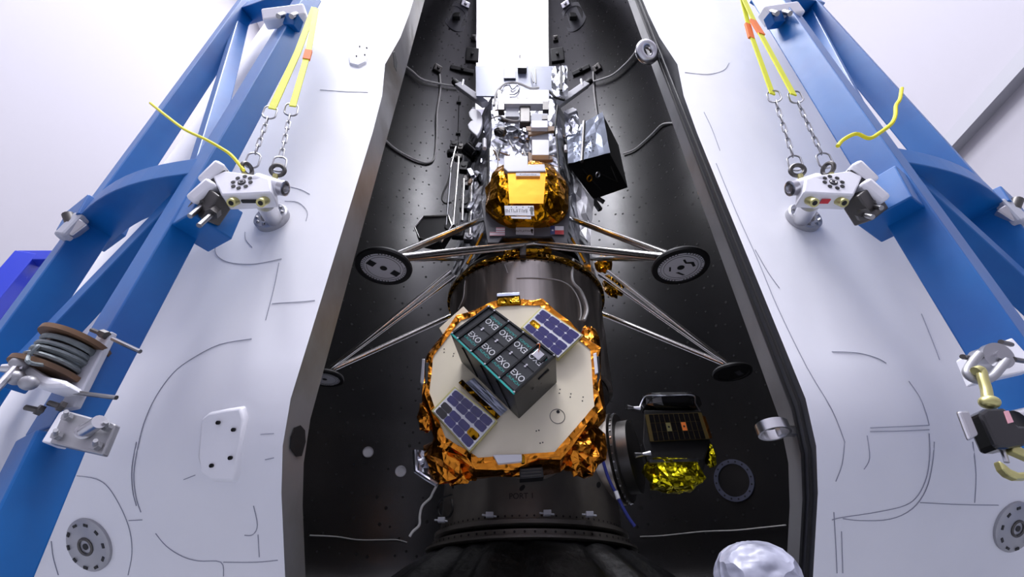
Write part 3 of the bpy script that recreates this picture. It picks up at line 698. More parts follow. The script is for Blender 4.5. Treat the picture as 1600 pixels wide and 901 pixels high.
adpath([(745, 414), (730, 425), (726, 445), (724, 465), (716, 483)], .005, 'cable', 'sensor_wire')
adpath([(770, 403), (783, 405), (789, 415), (793, 426)], .005, 'cable', 'sensor_wire')
# ------------------------------------------------------------------ octagonal spacecraft on port 1
YK = -1.5
cc = PY(806, 600, YK)
CH = thing('octagonal_spacecraft', 'octagonal cream-topped spacecraft wrapped in orange foil on port 1', 'spacecraft', cc)
octo = [(716, 497), (786, 472), (846, 472), (930, 545), (937, 638), (872, 714), (745, 724), (690, 690), (664, 615), (671, 555)]
PO = [PY(*q, YK) for q in octo]
MB().prism(PO, (0, .03, 0)).build('deck_panel', 'deck', CH, bevel=.004)
pc = sum(PO, V()) / len(PO)
b = MB(); ns = 4; r_ = random.Random(3)     # crumpled orange skirt behind the deck edge
Q = []
for i in range(len(PO)):
    for k in range(ns): Q.append(PO[i].lerp(PO[(i + 1) % len(PO)], k / ns))
rows = [(1.0, -.004), (1.045, .0), (1.06, .05), (1.07, .12), (1.03, .22), (.95, .34), (.80, .46), (.5, .52)]; vs = []
for j, (sc_, dy) in enumerate(rows):
    for q in Q:
        jt = 0 if j == 0 else .022; vs.append(pc + (q - pc) * (sc_ + r_.uniform(-1, 1) * jt) + V((0, dy + r_.uniform(-1, 1) * jt * .6, r_.uniform(-1, 1) * jt * .4)))
n = len(Q); fs = []
for j in range(len(rows) - 1):
    for i in range(n):
        a, b_, c, d = j * n + i, j * n + (i + 1) % n, (j + 1) * n + (i + 1) % n, (j + 1) * n + i
        fs += [(a, b_, c), (a, c, d)] if (i + j) % 2 else [(a, b_, d), (b_, c, d)]
b.add(vs, fs).build('foil_skirt', 'amber', CH)
def foil_lump(q, rx, rz, ry, y, seed, m='amber', name='foil_bulge', jit=.16, p=.8, root=None):
    c = PY(*q, y); k = dep(c) / F
    return MB().blob(c, rx * k, ry, rz * k, jit, 14, 9, seed=seed, p=p).build(name, m, root or CH)
foil_lump((906, 697), 36, 40, .15, -1.34, 5); foil_lump((712, 708), 46, 42, .15, -1.34, 9)
foil_lump((800, 727), 34, 14, .08, -1.38, 4); foil_lump((668, 648), 14, 24, .06, -1.42, 6)
foil_lump((922, 535), 14, 26, .05, -1.42, 8)
# raised orange tape along the deck edges
for i in range(len(PO)):
    a, c = PO[i], PO[(i + 1) % len(PO)]; u = V((0, -.006, 0))
    MB().sheet([a.lerp(pc, .0) + u, c + u, c.lerp(pc, .055) + u, a.lerp(pc, .055) + u], 8, 1, .004, i).build('edge_tape', 'amber', CH, sol=.004)
def deckquad(pts, name, m, y0, th, parent=CH, bevel=.003):
    return MB().prism([PY(*q, y0) for q in pts], (0, th, 0)).build(name, m, parent, bevel=bevel)
# solar panels
def solar(pts, y, skip=(), dark=()):
    o = MB().prism([PY(*q, y) for q in pts], (0, .012, 0)).build('solar_panel', 'cellw', CH, bevel=.002)
    fr = [PY(*q, y + .012) for q in pts]; c = sum(fr, V()) / 4
    MB().prism([c + (p - c) * 1.06 for p in fr], (0, .03, 0)).build('panel_frame', 'brass', CH)
    A, B, Cc, D = [PY(*q, y - .0015) for q in pts]
    pt = lambda u, v: A * (1 - u) * (1 - v) + B * u * (1 - v) + Cc * u * v + D * (1 - u) * v
    us = [.03, .26, .267, .497, .503, .733, .74, .97]; vs_ = [.03, .245, .252, .465, .535, .745, .752, .97]
    for i in range(4):
        for j in range(4):
            u0, u1, v0, v1 = us[2 * i], us[2 * i + 1], vs_[2 * j], vs_[2 * j + 1]; ch = .032
            poly = [pt(u0 + ch, v0), pt(u1 - ch, v0), pt(u1, v0 + ch), pt(u1, v1 - ch), pt(u1 - ch, v1), pt(u0 + ch, v1), pt(u0, v1 - ch), pt(u0, v0 + ch)]
            m = 'dgold' if (i, j) in skip else ('cell2' if (i, j) in dark else 'cell')
            MB().prism(poly, (0, .0008, 0)).build('solar_cell', m, o)
solar([(847, 481), (909, 523), (872, 558), (817, 511)], YK - .07, skip=((0, 2),))
solar([(711, 606), (774, 657), (733, 703), (677, 642)], YK - .07, skip=((3, 2),), dark=((0, 3), (0, 2)))
# silver sheet beside the lower solar panel
MB().sheet([PY(*q, YK - .02) for q in ((726, 598), (741, 590), (793, 640), (779, 652))], 6, 4, .003, 3).build('silver_sheet', 'silver2', CH)
deckquad([(716, 597), (722, 592), (782, 650), (776, 655)], 'foil_strip', 'dgold', YK - .03, .01)
# pieces around the deck rim
deckquad([(686, 512), (724, 478), (735, 490), (700, 536)], 'side_flap', 'deck', YK + .06, .008)
deckquad([(776, 460), (812, 458), (815, 474), (777, 476)], 'top_bracket', 'dgold', YK - .02, .06, bevel=.012)
deckquad([(776, 458), (812, 456), (812, 461), (776, 463)], 'bracket_cap', 'silver2', YK - .025, .05)
deckquad([(659, 560), (664, 560), (662, 600), (656, 598)], 'side_bracket', 'alu', YK - .01, .05)
deckquad([(664, 566), (670, 566), (668, 598), (664, 600)], 'side_latch', 'black', YK - .01, .05)
deckquad([(927, 552), (932, 550), (935, 582), (930, 584)], 'side_bracket', 'white', YK - .02, .05)
deckquad([(933, 556), (937, 556), (938, 590), (933, 600)], 'side_latch', 'black', YK - .01, .05)
deckquad([(770, 710), (815, 709), (817, 720), (778, 724)], 'white_plate', 'white', YK - .03, .03)
deckquad([(816, 708), (820, 712), (820, 722), (815, 723)], 'plate_clip', 'dgold', YK - .035, .03)
deckquad([(812, 731), (848, 729), (850, 745), (812, 748)], 'connector_box', 'black', YK + .03, .08)
for k in range(3): deckquad([(814, 733 + k * 5), (846, 731 + k * 5), (846, 732.5 + k * 5), (814, 734.5 + k * 5)], 'connector_fin', 'dsteel', YK + .025, .01)
MB().sheet([PY(*q, YK + .1) for q in ((651, 702), (666, 704), (672, 740), (655, 735))], 4, 6, .01, 2).build('silver_wing', 'silver', CH)
MB().tube([PY(*q, YK + .09) for q in ((648, 703), (650, 736), (665, 746), (683, 757))], .012, 8).build('silver_rail', 'silver', CH, smooth=True)
c = PY(871, 650, YK - .001); MB().torus(c, (0, 1, 0), .042, .002, 32, 5).build('hatch_ring', 'dsteel', CH)
MB().disc(PY(872, 643, YK - .002), (0, 1, 0), .010, 16).build('hatch_hole', 'dot', CH)
b = MB()
for q in ((694, 545), (694, 550), (709, 552), (708, 556), (892, 615), (891, 620), (911, 620), (910, 626), (838, 673), (842, 672), (844, 692), (848, 691), (875, 608), (874, 614)): b.disc(PY(*q, YK - .001), (0, 1, 0), .0042, 8)
b.build('screw_holes', 'dot', CH)
# ------------------------------------------------------------------ EXO dispenser box
YF = -1.83
fq = [PY(*q, YF) for q in ((704, 522), (764, 478), (869, 556), (803, 617))]       # left, top, right, bottom
fc = sum(fq, V()) / 4
EX = thing('satellite_dispenser', 'black dispenser box with eight white-lettered tiles bolted to the cream deck', 'dispenser', fc)
bk = V((.03, YK - .004 - YF, 0))
MB().prism(fq, bk).build('dispenser_body', 'box', EX, bevel=.004)
L_, T_, R_, B_ = fq
fp = lambda u, v, o=.0: L_ * (1 - u) * (1 - v) + B_ * u * (1 - v) + R_ * u * v + T_ * (1 - u) * v + V((0, -o, 0))   # u along long side, v from lower-left edge up
ud, vd = (B_ - L_).normalized(), (T_ - L_).normalized()
def frail(u0, v0, u1, v1, w, h=.006, m='boxd', name='rail'):
    return MB().bar(fp(u0, v0, h / 2), fp(u1, v1, h / 2), w, h, (0, -1, 0)).build(name, m, EX, bevel=.001)
us = [.0, .085, .305, .525, .745, .965]
for u in (.012, .105, .325, .545, .765): frail(u, .02, u, .98, .012, .012)
frail(.985, .02, .985, .98, .014, .010)
frail(0, .012, 1, .012, .010, .010, 'teal', 'edge_trim'); frail(0, .985, 1, .985, .012, .010)
for u in (.012, .105, .325, .545, .765, .985):
    for v in (.03, .97): c = fp(u, v, .012); MB().cyl(c, c + V((0, -.004, 0)), .005, n=10).build('corner_bolt', 'alu', EX)
lw = (B_ - L_).length
# letters run along the long side: right way up in the lower row, upside down in the upper row
for k in range(4):
    u0, u1 = .115 + k * .22, .315 + k * .22
    if k == 3: u0, u1 = .775, .975
    for row in (0, 1):
        v0, v1 = (.06, .48) if row == 0 else (.52, .94)
        P = [fp(u0 + .008, v0, .001), fp(u1 - .008, v0, .001), fp(u1 - .008, v1, .001), fp(u0 + .008, v1, .001)]
        o = MB().prism(P, (0, -.003, 0)).build('door_panel', 'box', EX)
        um, vm = (u0 + u1) / 2, (v0 + v1) / 2
        xd, yd = (ud, vd) if row == 0 else (-ud, -vd)
        # the letters lie level-ish along the long edge
        text('EXO', .049, fp(um, vm + (.01 if row == 0 else -.01), .0045), xd, yd, 'textw', o, squash=.88)
        text('LAUNCH', .021, fp(um, vm + (-.10 if row == 0 else .10), .0045), xd, yd, 'teal', o, squash=1.05)
        c = fp(um - .02, .49 if row == 0 else .53, .004); MB().cyl(c, c + V((0, -.004, 0)), .006, n=10).build('door_bolt', 'alu', o)
c = fp(.87, .80, .004); MB().bar(c - ud * .03, c + ud * .02, .05, .02, (0, -1, 0)).build('latch_tag', 'alu', EX, bevel=.002)
MB().bar(c + ud * .025, c + ud * .04, .05, .024, (0, -1, 0)).build('latch_block', 'boxd', EX, bevel=.002)
MB().tube(smoothpath([fp(.76, .93, .01), fp(.79, .95, .03), fp(.82, .9, .03), fp(.84, .84, .015)]), .002, 6).build('pigtail', 'orange', EX)
# marks on the two visible sides
def side(p, q, u, w, o=.0): a = p.lerp(q, u); n = (q - p).cross(bk).normalized(); n = n if (a + n - fc).length > (a - n - fc).length else -n; return a + bk * w + n * o
for u in (.25, .55, .8):
    MB().bar(side(L_, B_, u - .06, .1, .003), side(L_, B_, u + .06, .9, .003), .012, .006, side(L_, B_, .5, .5, 1) - side(L_, B_, .5, .5, 0)).build('side_brace', 'boxd', EX)
for u, w, r in ((.62, .45, .008), (.86, .55, .008)):
    p = side(L_, B_, u, w, .002); MB().disc(p, side(L_, B_, .5, .5, 1) - side(L_, B_, .5, .5, 0), r, 12).build('side_hole', 'dot', EX)
nR = side(B_, R_, .5, .5, 1) - side(B_, R_, .5, .5, 0)
MB().bar(side(B_, R_, .55, .22, .003), side(B_, R_, .80, .22, .003), .012, .006, nR).build('side_slot', 'dot', EX)
for u, w, r in ((.40, .35, .010), (.60, .45, .006), (.3, .75, .004), (.7, .8, .004), (.5, .6, .004)):
    MB().disc(side(B_, R_, u, w, .002), nR, r, 12).build('side_hole', 'dot', EX)
# ------------------------------------------------------------------ small satellite on the right-hand port
SY = -.72
SS = thing('small_satellite', 'small dark satellite with solar cells and yellow foil on right port', 'satellite', PY(1055, 690, SY))
MB().lathe([(.30, .785), (.33, .79), (.33, .815), (.27, .82), (.27, .90), (.24, .91), (.0, .91)], O(1.08), ax2, 48).build('separation_ring', 'dsteel', SS, smooth=True); RG = SS.children[0]
for i in range(36):
    g = 2 * PI * i / 36; e = UPZ * math.cos(g) + ax2.cross(UPZ) * math.sin(g); p = O(1.08) + ax2 * .80 + e * .331; MB().cyl(p, p + e * .008, .007, n=6).build('ring_bolt', 'alu', RG)
q = [(1006, 640), (1094, 640), (1110, 690), (1100, 720), (1012, 722), (1004, 690)]
MB().prism([PY(*p, SY + .03) for p in q], (.12, .42, 0)).build('satellite_body', 'black', SS, bevel=.01)
A, B, Cc, D = [PY(*p, SY) for p in ((1008, 647), (1096, 644), (1109, 685), (1016, 689))]
o = MB().prism([A, B, Cc, D], (0, .015, 0)).build('solar_panel', 'cellg', SS)
pt = lambda u, v: A * (1 - u) * (1 - v) + B * u * (1 - v) + Cc * u * v + D * (1 - u) * v + V((0, -.0015, 0))
for i in range(10):
    for j in range(3):
        u0, u1, v0, v1 = .06 + i * .088, .06 + i * .088 + .080, .02 + j * .33, .02 + j * .33 + .315
        m = 'brass' if (i, j) == (3, 1) else ('orange' if (i, j) == (6, 1) else 'cell2')
        MB().prism([pt(u0, v0), pt(u1, v0), pt(u1, v1), pt(u0, v1)], (0, .001, 0)).build('solar_cell', m, o)
        if m != 'cell2': MB().disc(pt((u0 + u1) / 2, (v0 + v1) / 2) + V((0, -.001, 0)), (0, 1, 0), .008, 12).build('cell_hole', 'dot', o)
foil_lump((1047, 632), 44, 15, .12, SY + .12, 3, 'bgloss', 'black_foil_hump', .05, .55, SS)
MB().tube(smoothpath([PY(*p, SY) for p in ((998, 640), (1004, 625), (1012, 618), (1040, 618), (1065, 617), (1084, 618), (1087, 630), (1094, 642))]), .006, 6).build('silver_tape', 'silver', SS)
foil_lump((1052, 742), 42, 22, .12, SY + .1, 11, 'lemon', 'yellow_foil', .14, .6, SS)
foil_lump((1108, 708), 7, 18, .06, SY + .1, 12, 'lemon', 'yellow_foil', .2, .8, SS)
MB().bar(PY(1014, 721, SY), PY(1090, 719, SY), .02, .03, (0, -1, 0)).build('silver_tape', 'silver', SS)
for p0, p1 in (((980, 636), (1000, 638)), ((992, 711), (1016, 708))):
    a, c = PY(*p0, SY - .02), PY(*p1, SY - .02); MB().cyl(a, a.lerp(c, .5), .02, .011, 12).cyl(a.lerp(c, .5), c, .011, .02, 12).build('release_bolt', 'alu', SS, smooth=True)
MB().bar(PY(1099, 650, SY + .01), PY(1110, 684, SY + .01), .03, .01, (.6, -1, 0)).build('amber_edge', 'amber', SS)
# ------------------------------------------------------------------ lander
LZ = 2.83
LA = thing('lunar_lander', 'tall silver foil lander with gold dome and splayed legs on the cylinder', 'lander', O(LZ))
YL = -.80
hexp = lambda r, z, rot=0: [O(z) + V((math.sin(PI / 3 * i + PI / 6 + rot), -math.cos(PI / 3 * i + PI / 6 + rot), 0)) * r for i in range(6)]
b = MB(); zz = [3.0, 3.4, 3.8, 4.3, 4.8, 5.3, 5.7]; vs = []; r_ = random.Random(5)
nn = 4
for z in zz:
    H = hexp(.80, z)
    for i in range(6):
        for k in range(nn): vs.append(H[i].lerp(H[(i + 1) % 6], k / nn) + V((r_.uniform(-1, 1), r_.uniform(-1, 1), r_.uniform(-1, 1))) * .022)
n = 6 * nn; fs = []
for j in range(len(zz) - 1):
    for i in range(n):
        a, b_, c, d = j * n + i, j * n + (i + 1) % n, (j + 1) * n + (i + 1) % n, (j + 1) * n + i
        fs += [(a, b_, c), (a, c, d)] if (i + j) % 2 else [(a, b_, d), (b_, c, d)]
fs += [tuple(range(n)), tuple(range((len(zz) - 1) * n, len(zz) * n))]
b.add(vs, fs).build('body', 'silver', LA)
MB().lathe([(.0, 2.83), (.74, 2.83), (.76, 2.90), (.70, 3.0), (0, 3.02)], O(0), UPZ, 48).build('base_ring', 'dsteel', LA, smooth=True)
def lq(pts, name, m, y=YL, th=.02, bevel=.003, parent=LA): return MB().prism([PY(*q, y) for q in pts], (0, th, 0)).build(name, m, parent, bevel=bevel)
def lrect(x0, y0, x1, y1, name, m, y=YL, th=.02, bevel=.003, parent=LA): return lq([(x0, y0), (x1, y0), (x1, y1), (x0, y1)], name, m, y, th, bevel, parent)
# top deck panel
lq([(743, 103), (867, 103), (866, 150), (744, 150)], 'top_panel', 'film', -.72, .02)
MB().sheet([PY(*q, -.74) for q in ((862, 104), (886, 102), (887, 150), (862, 152))], 4, 7, .02, 4).build('crinkled_edge', 'silver', LA)
lrect(875, 103, 879, 140, 'edge_rail', 'black', -.79, .02)
lrect(809, 91, 823, 106, 'antenna_box', 'dsteel', -.80, .12)
MB().cyl(PY(812, 92, -.76), PY(812, 86, -.76), .008, n=8).build('antenna_pin', 'steel', LA)
lrect(787, 105, 806, 122, 'blue_window', 'teal' if False else 'lgrey', -.745, .01)
for p in (((829, 112), (834, 129)), ((837, 108), (837, 130))): MB().cyl(PY(*p[0], -.76), PY(*p[1], -.78), .008, n=6).build('wire', 'dsteel', LA)
# white blocks, grey boxes, straps
lrect(777, 140, 858, 162, 'white_radiator', 'white', -.93, .10, .006)
for x in (808, 822): lrect(x, 151, x + 5, 154, 'radiator_slot', 'dsteel', -.932, .004, 0)
lrect(778, 158, 788, 171, 'dark_bracket', 'dsteel', -.94, .08); lrect(848, 158, 858, 171, 'dark_bracket', 'dsteel', -.94, .08)
lrect(790, 166, 811, 182, 'equipment_box', 'lgrey', -.88, .10); lrect(812, 163, 829, 190, 'valve_block', 'dsteel', -.90, .10, .012)
lrect(830, 177, 856, 189, 'equipment_box', 'lgrey', -.93, .10); lrect(847, 180, 856, 186, 'dark_bracket', 'dsteel', -.94, .01, 0)
lrect(830, 188, 856, 199, 'white_box', 'white', -.96, .12, .005)
lrect(822, 197, 866, 204, 'tan_strap', 'brown', -.90, .04); lq([(824, 206), (862, 200), (862, 204), (824, 211)], 'tan_strap', 'brown', -.91, .03)
lrect(831, 218, 858, 242, 'white_box', 'white', -.96, .14, .005)
lq([(826, 243), (862, 243), (864, 249), (826, 253)], 'tan_strap', 'brown', -.90, .04); lq([(825, 236), (832, 240), (832, 254), (826, 250)], 'tan_strap', 'brown', -.92, .04)
lrect(830, 207, 857, 218, 'equipment_box', 'lgrey', -.88, .08)
foil_lump((819, 212), 9, 13, .06, -.86, 21, 'silver', 'foil_bundle', .3, 1, LA)
foil_lump((782, 206), 10, 8, .06, -.82, 22, 'dsteel', 'valve', .12, 1, LA)
lrect(783, 183, 794, 187, 'dark_bracket', 'dsteel', -.86, .03, 0)
MB().tube(smoothpath([PY(*q, -.88) for q in ((772, 165), (776, 145), (788, 132), (802, 129), (815, 132), (830, 138), (842, 137))]), .016, 8).build('hose', 'cable', LA, smooth=True)
MB().tube(smoothpath([PY(*q, -.95) for q in ((783, 141), (788, 134), (796, 133), (801, 139), (808, 133), (811, 138), (806, 146), (796, 147))]), .010, 8).build('hose', 'silver', LA, smooth=True)
MB().tube(smoothpath([PY(*q, -.88) for q in ((768, 185), (780, 181), (790, 186), (805, 189), (820, 186))]), .010, 8).build('hose', 'cable', LA, smooth=True)
MB().tube(smoothpath([PY(*q, -.86) for q in ((857, 142), (862, 146), (868, 152), (882, 156))]), .016, 8).build('hose', 'black', LA, smooth=True)
MB().tube(smoothpath([PY(*q, -.86) for q in ((769, 226), (776, 238), (778, 252), (777, 262))]), .008, 8).build('hose', 'cable', LA, smooth=True)
for x0, y0, x1, y1 in ((764, 232, 763, 300), (869, 212, 876, 290), (871, 165, 866, 212)):
    MB().cyl(PY(x0, y0, -.86), PY(x1, y1, -.86), .012, n=8).build('rod', 'black', LA)
MB().cyl(PY(757, 218, -.86), PY(757, 232, -.86), .025, n=10).build('thruster', 'white', LA, smooth=True)
MB().cyl(PY(884, 228, -.86), PY(884, 236, -.86), .02, n=10).build('thruster', 'white', LA, smooth=True)
rr = random.Random(31)
for k in range(26):                     # small foil-wrapped lines over the front
    x, y = rr.uniform(768, 862), rr.uniform(168, 258); l = rr.uniform(6, 20); g = rr.uniform(-.5, 1.9)
    MB().cyl(PY(x, y, -.83), PY(x + l * math.cos(g), y + l * math.sin(g), -.85), .008 + rr.random() * .007, n=6).build('pipe', rr.choice(['silver', 'cable', 'dsteel', 'brown', 'bright']), LA)
for k in range(26):                     # equipment at both flanks
    sx = -1 if k % 2 else 1; x = (746 if sx < 0 else 884) + rr.uniform(-12, 12); y = rr.uniform(160, 330); w = rr.uniform(.02, .06); c = PY(x, y, rr.uniform(-.5, -.35))
    MB().box(c, w, w, w * rr.uniform(1, 2.6), R=Matrix.Rotation(rr.uniform(-.5, .5), 3, 'Y')).build('flank_fitting', rr.choice(['silver', 'dsteel', 'black', 'silver', 'lgrey', 'brown']), LA, bevel=.006)
for sx, q0, q1 in ((-1, (716, 133), (758, 163)), (1, (916, 132), (868, 166))):
    MB().bar(PY(*q0, -.35), PY(*q1, -.6), .10, .08, (0, -1, -.3)).build('side_strut', 'white', LA, bevel=.01)
    MB().cyl(PY(q0[0], q0[1], -.35), PY(q0[0] + sx * 6, q0[1] - 5, -.33), .05, n=12).build('strut_end', 'black', LA)
    MB().cyl(PY(q0[0] - sx * 6, q0[1] + 2, -.42), PY(q0[0] - sx * 8, q0[1] - 8, -.42), .018, n=10).build('strut_pin', 'white', LA)
MB().prism([PY(*p, -.55) for p in ((732, 175), (736.5, 169), (744, 170), (751, 175), (753.6, 184.6), (753, 195.5), (749, 206.5), (745, 212.4), (738, 206.5), (731.7, 200), (730.5, 194), (735, 188.5), (737.7, 187.7), (733, 181.5))], (.01, .05, 0)).build('heart_shaped_cover', 'white', LA, bevel=.012)
# lower grey panel
q = [(752, 316), (768, 318), (790, 340), (858, 340), (876, 312), (893, 305), (886, 379), (868, 379), (862, 369), (786, 369), (779, 379), (762, 379)]
lq(q, 'lower_panel', 'grey', -.86, .03)
# gold dome
gc = PY(823, 303, -.82); k = dep(gc) / F
b = MB(); r_ = random.Random(12); nu = 20; nv = 10; vs = []; z0 = gc
fx, top_, bot = 57 * k, 48 * k, 50 * k
zt = PY(823, 256, -1.0).z; zb = PY(823, 346, -.94).z
lv = [(zb, .45), (zb + .05, .68), (zb + .12, .86), (zb + .22, .97), (zb + .36, 1.0), (zb + .5, 1.0), (zb + .62, .93), (zt - .02, .78), (zt + .02, .4)]
for z, sc_ in lv:
    for i in range(nu):
        g = 2 * PI * i / nu + PI / nu; jt = 1 + r_.uniform(-1, 1) * (.012 if abs(math.sin(g)) < .62 and z > zb + .2 else .035)
        x = .42 * sc_ * math.sin(g); y = -.30 * sc_ * math.copysign(abs(math.cos(g)) ** .6, math.cos(g))
        vs.append(V((gc.x + x * jt, gc.y + y * jt, z + r_.uniform(-1, 1) * .012)))
fs = []
for j in range(len(lv) - 1):
    for i in range(nu):
        a, b_, c, d = j * nu + i, j * nu + (i + 1) % nu, (j + 1) * nu + (i + 1) % nu, (j + 1) * nu + i
        fs += [(a, b_, c), (a, c, d)] if (i + j) % 2 else [(a, b_, d), (b_, c, d)]
fs += [tuple(range(nu)), tuple(range((len(lv) - 1) * nu, len(lv) * nu))]
DO = b.add(vs, fs).build('gold_dome', 'gold', LA)
MB().sheet([PY(*p, -1.145) for p in ((793, 268), (853, 268), (849, 318), (796, 318))], 4, 4, .0006, 8).build('flat_gold_face', 'goldflat', DO, sol=.004)
lq([(787, 243), (825, 243), (825, 257), (851, 256), (853, 267), (793, 268), (787, 262)], 'white_cap', 'white', -1.16, .05, .006)
o = lrect(806, 270, 844, 274.5, 'sponsor_plate', 'cellw', -1.165, .004, 0)
c = PY(825, 272.3, -1.166); text('Columbia', .028, c, (1, 0, 0), UPZ, 'navy', o, squash=1.5)
o = lq([(788, 321), (834, 321), (835, 337), (789, 336)], 'name_plate', 'cellw', -1.165, .006)
c = PY(807, 329, -1.170); text('INTUITIVE', .054, c, (1, 0, 0), UPZ, 'textb', o, squash=.84)
c = PY(830, 329, -1.167); MB().prism([c + V((x, 0, z)) for x, z in ((-.012, .045), (.012, .05), (.022, .03), (.02, .0), (.012, -.01), (.014, -.05), (-.004, -.045), (-.006, -.01), (-.016, .01), (-.008, .02))], (0, -.001, 0)).build('head_emblem', 'textb', o)
for x in (799, 807, 817, 826): MB().disc(PY(x, 323.5, -1.167), (0, 1, 0), .006, 8).build('star', 'textb', o)
lq([(798, 338), (830, 338), (830, 342), (799, 341)], 'lower_strip', 'cellw', -1.16, .004)
o = lq([(806, 355), (834, 355), (834, 367), (806, 366)], 'name_plate', 'cellw', -.875, .004)
c = PY(818, 361, -.877); text('INTUITIVE', .036, c, (1, 0, 0), UPZ, 'textb', o)
c = PY(831, 361, -.877); MB().prism([c + V((x * .6, 0, z * .6)) for x, z in ((-.012, .045), (.012, .05), (.022, .03), (.02, .0), (.012, -.01), (.014, -.05), (-.004, -.045), (-.006, -.01), (-.016, .01))], (0, -.001, 0)).build('head_emblem', 'textb', o)
# flags
o = lq([(765, 355), (789, 355), (789, 368), (765, 368)], 'flag', 'cellw', -.875, .004)
for k in range(4):
    y = 355 + k * 3.7; MB().prism([PY(*p, -.8765) for p in ((775 if k < 2 else 765, y), (789, y), (789, y + 1.8), (775 if k < 2 else 765, y + 1.8))], (0, .001, 0)).build('red_stripe', 'pink', o)
MB().prism([PY(*p, -.8765) for p in ((765, 355), (775, 355), (775, 362), (765, 362))], (0, .001, 0)).build('blue_canton', 'grey', o)
o = lq([(860, 353), (881, 353), (881, 366), (860, 366)], 'flag', 'cellw', -.875, .004)
MB().prism([PY(*p, -.8765) for p in ((860, 353), (867, 353), (867, 366), (860, 366))], (0, .001, 0)).build('blue_field', 'navy', o)
MB().prism([PY(*p, -.8765) for p in ((867, 359.5), (881, 359.5), (881, 366), (867, 366))], (0, .001, 0)).build('red_stripe', 'red', o)
c = PY(863.5, 359.5, -.8775); MB().prism([c + V((math.sin(PI * i / 5), 0, math.cos(PI * i / 5))) * (.016 if i % 2 == 0 else .0065) for i in range(10)], (0, .0006, 0)).build('star', 'textw', o)
# legs
ZP = 1.94
def foot(q, label, bars, dark, r, marks, ky):
    c = PZ(*q, ZP); ank = c + V((0, 0, .06))
    leg = None
    for i, (e, yy, w) in enumerate(bars):
        p = PY(*e, yy); a = ank + (p - ank).normalized() * .06
        b = MB().cyl(a, p, w, n=12)
        if leg is None:
            b.cyl(ank, a + (p - ank) * .02, w * .8, n=10); leg = b.build('leg', 'bright', LA, smooth=True)
        else: b.build('strut', 'bright', leg, smooth=True)
    pad = MB().lathe([(0, -.012), (r * .8, -.012), (r * .82, -.02), (r, -.016), (r * 1.02, .0), (r * .96, .02), (r * .3, .05), (0, .05)], c, UPZ, 40).build('foot_pad', 'black', leg, smooth=True)
    if not dark:
        MB().disc(c + V((0, 0, -.014)), (0, 0, -1), r * .84, 40).build('pad_face', 'white', leg)
        b = MB()
        for R in (.70, .60): b.torus(c + V((0, 0, -.0145)), UPZ, r * R, .0016, 40, 4)
        b.disc(c + V((0, 0, -.016)), (0, 0, -1), r * .13, 16)
        for k in range(44):
            g = 2 * PI * k / 44
            if k % 11 < 9: d = V((math.cos(g), math.sin(g), 0)); b.bar(c + V((0, 0, -.0155)) + d * r * .735, c + V((0, 0, -.0155)) + d * r * .79, .006, .001, UPZ)
        for pl in marks:
            b.prism([c + V((x * r, y * r, -.0155)) for x, y in pl], (0, 0, -.001))
        b.build('pad_print', 'textb', leg)
    else:
        MB().bar(c + V((.02, -.05, -.017)), c + V((.09, .02, -.017)), .05, .003, UPZ).build('pad_mark', 'grey', leg)
    return leg
star = lambda cx_, cy_: [(cx_ + .2 * math.sin(PI * i / 4) * (1 if i % 2 == 0 else .7), cy_ + .2 * math.cos(PI * i / 4) * (1 if i % 2 == 0 else .7)) for i in range(8)]
boot = [[(-.05, -.42), (.02, -.45), (.12, -.30), (.36, -.32), (.50, -.10), (.42, -.05), (.30, -.22), (.10, -.22), (.0, -.34)], [(-.1, .3), (.2, .45), (.28, .42), (.0, .26)], [(-.42, -.02), (-.36, -.02), (-.30, .22), (-.36, .22)]]
foot((600, 416), 'l', [((752, 343), -.62, .030), ((832, 381), -.80, .034), ((722, 404), -.5, .022)], False, .185, [star(-.38, -.28), star(.36, .3)], 0)
foot((1063, 415), 'r', [((892, 341), -.62, .030), ((836, 381), -.80, .034), ((925, 404), -.5, .022)], False, .185, boot, 0)
foot((508, 590), 'l', [((704, 424), -.1, .026), ((712, 431), -.12, .020), ((738, 478), .45, .028)], False, .175, [], 0)
foot((1144, 581), 'r', [((946, 420), -.1, .026), ((936, 428), -.12, .020), ((916, 480), .45, .028)], True, .175, [], 0)
# gold foil and yellow tubes between lander and cylinder
foil_lump((943, 413), 13, 14, .07, -.10, 41, 'gold', 'gold_wrap', .2, .9, LA); foil_lump((958, 446), 16, 20, .08, .10, 42, 'dgold', 'gold_wrap', .2, .9, LA)
for p in (((754, 365), (730, 412)), ((893, 372), (914, 410)), ((762, 392), (826, 392))):
    MB().cyl(PY(*p[0], -.72), PY(*p[1], -.70), .013, n=8).build('yellow_tube', 'goldflat', LA)
lq([(786, 388), (862, 388), (862, 393), (786, 393)], 'gold_bar', 'dgold', -.88, .04)
lrect(812, 380, 822, 398, 'clamp_bolt', 'dsteel', -.90, .05)
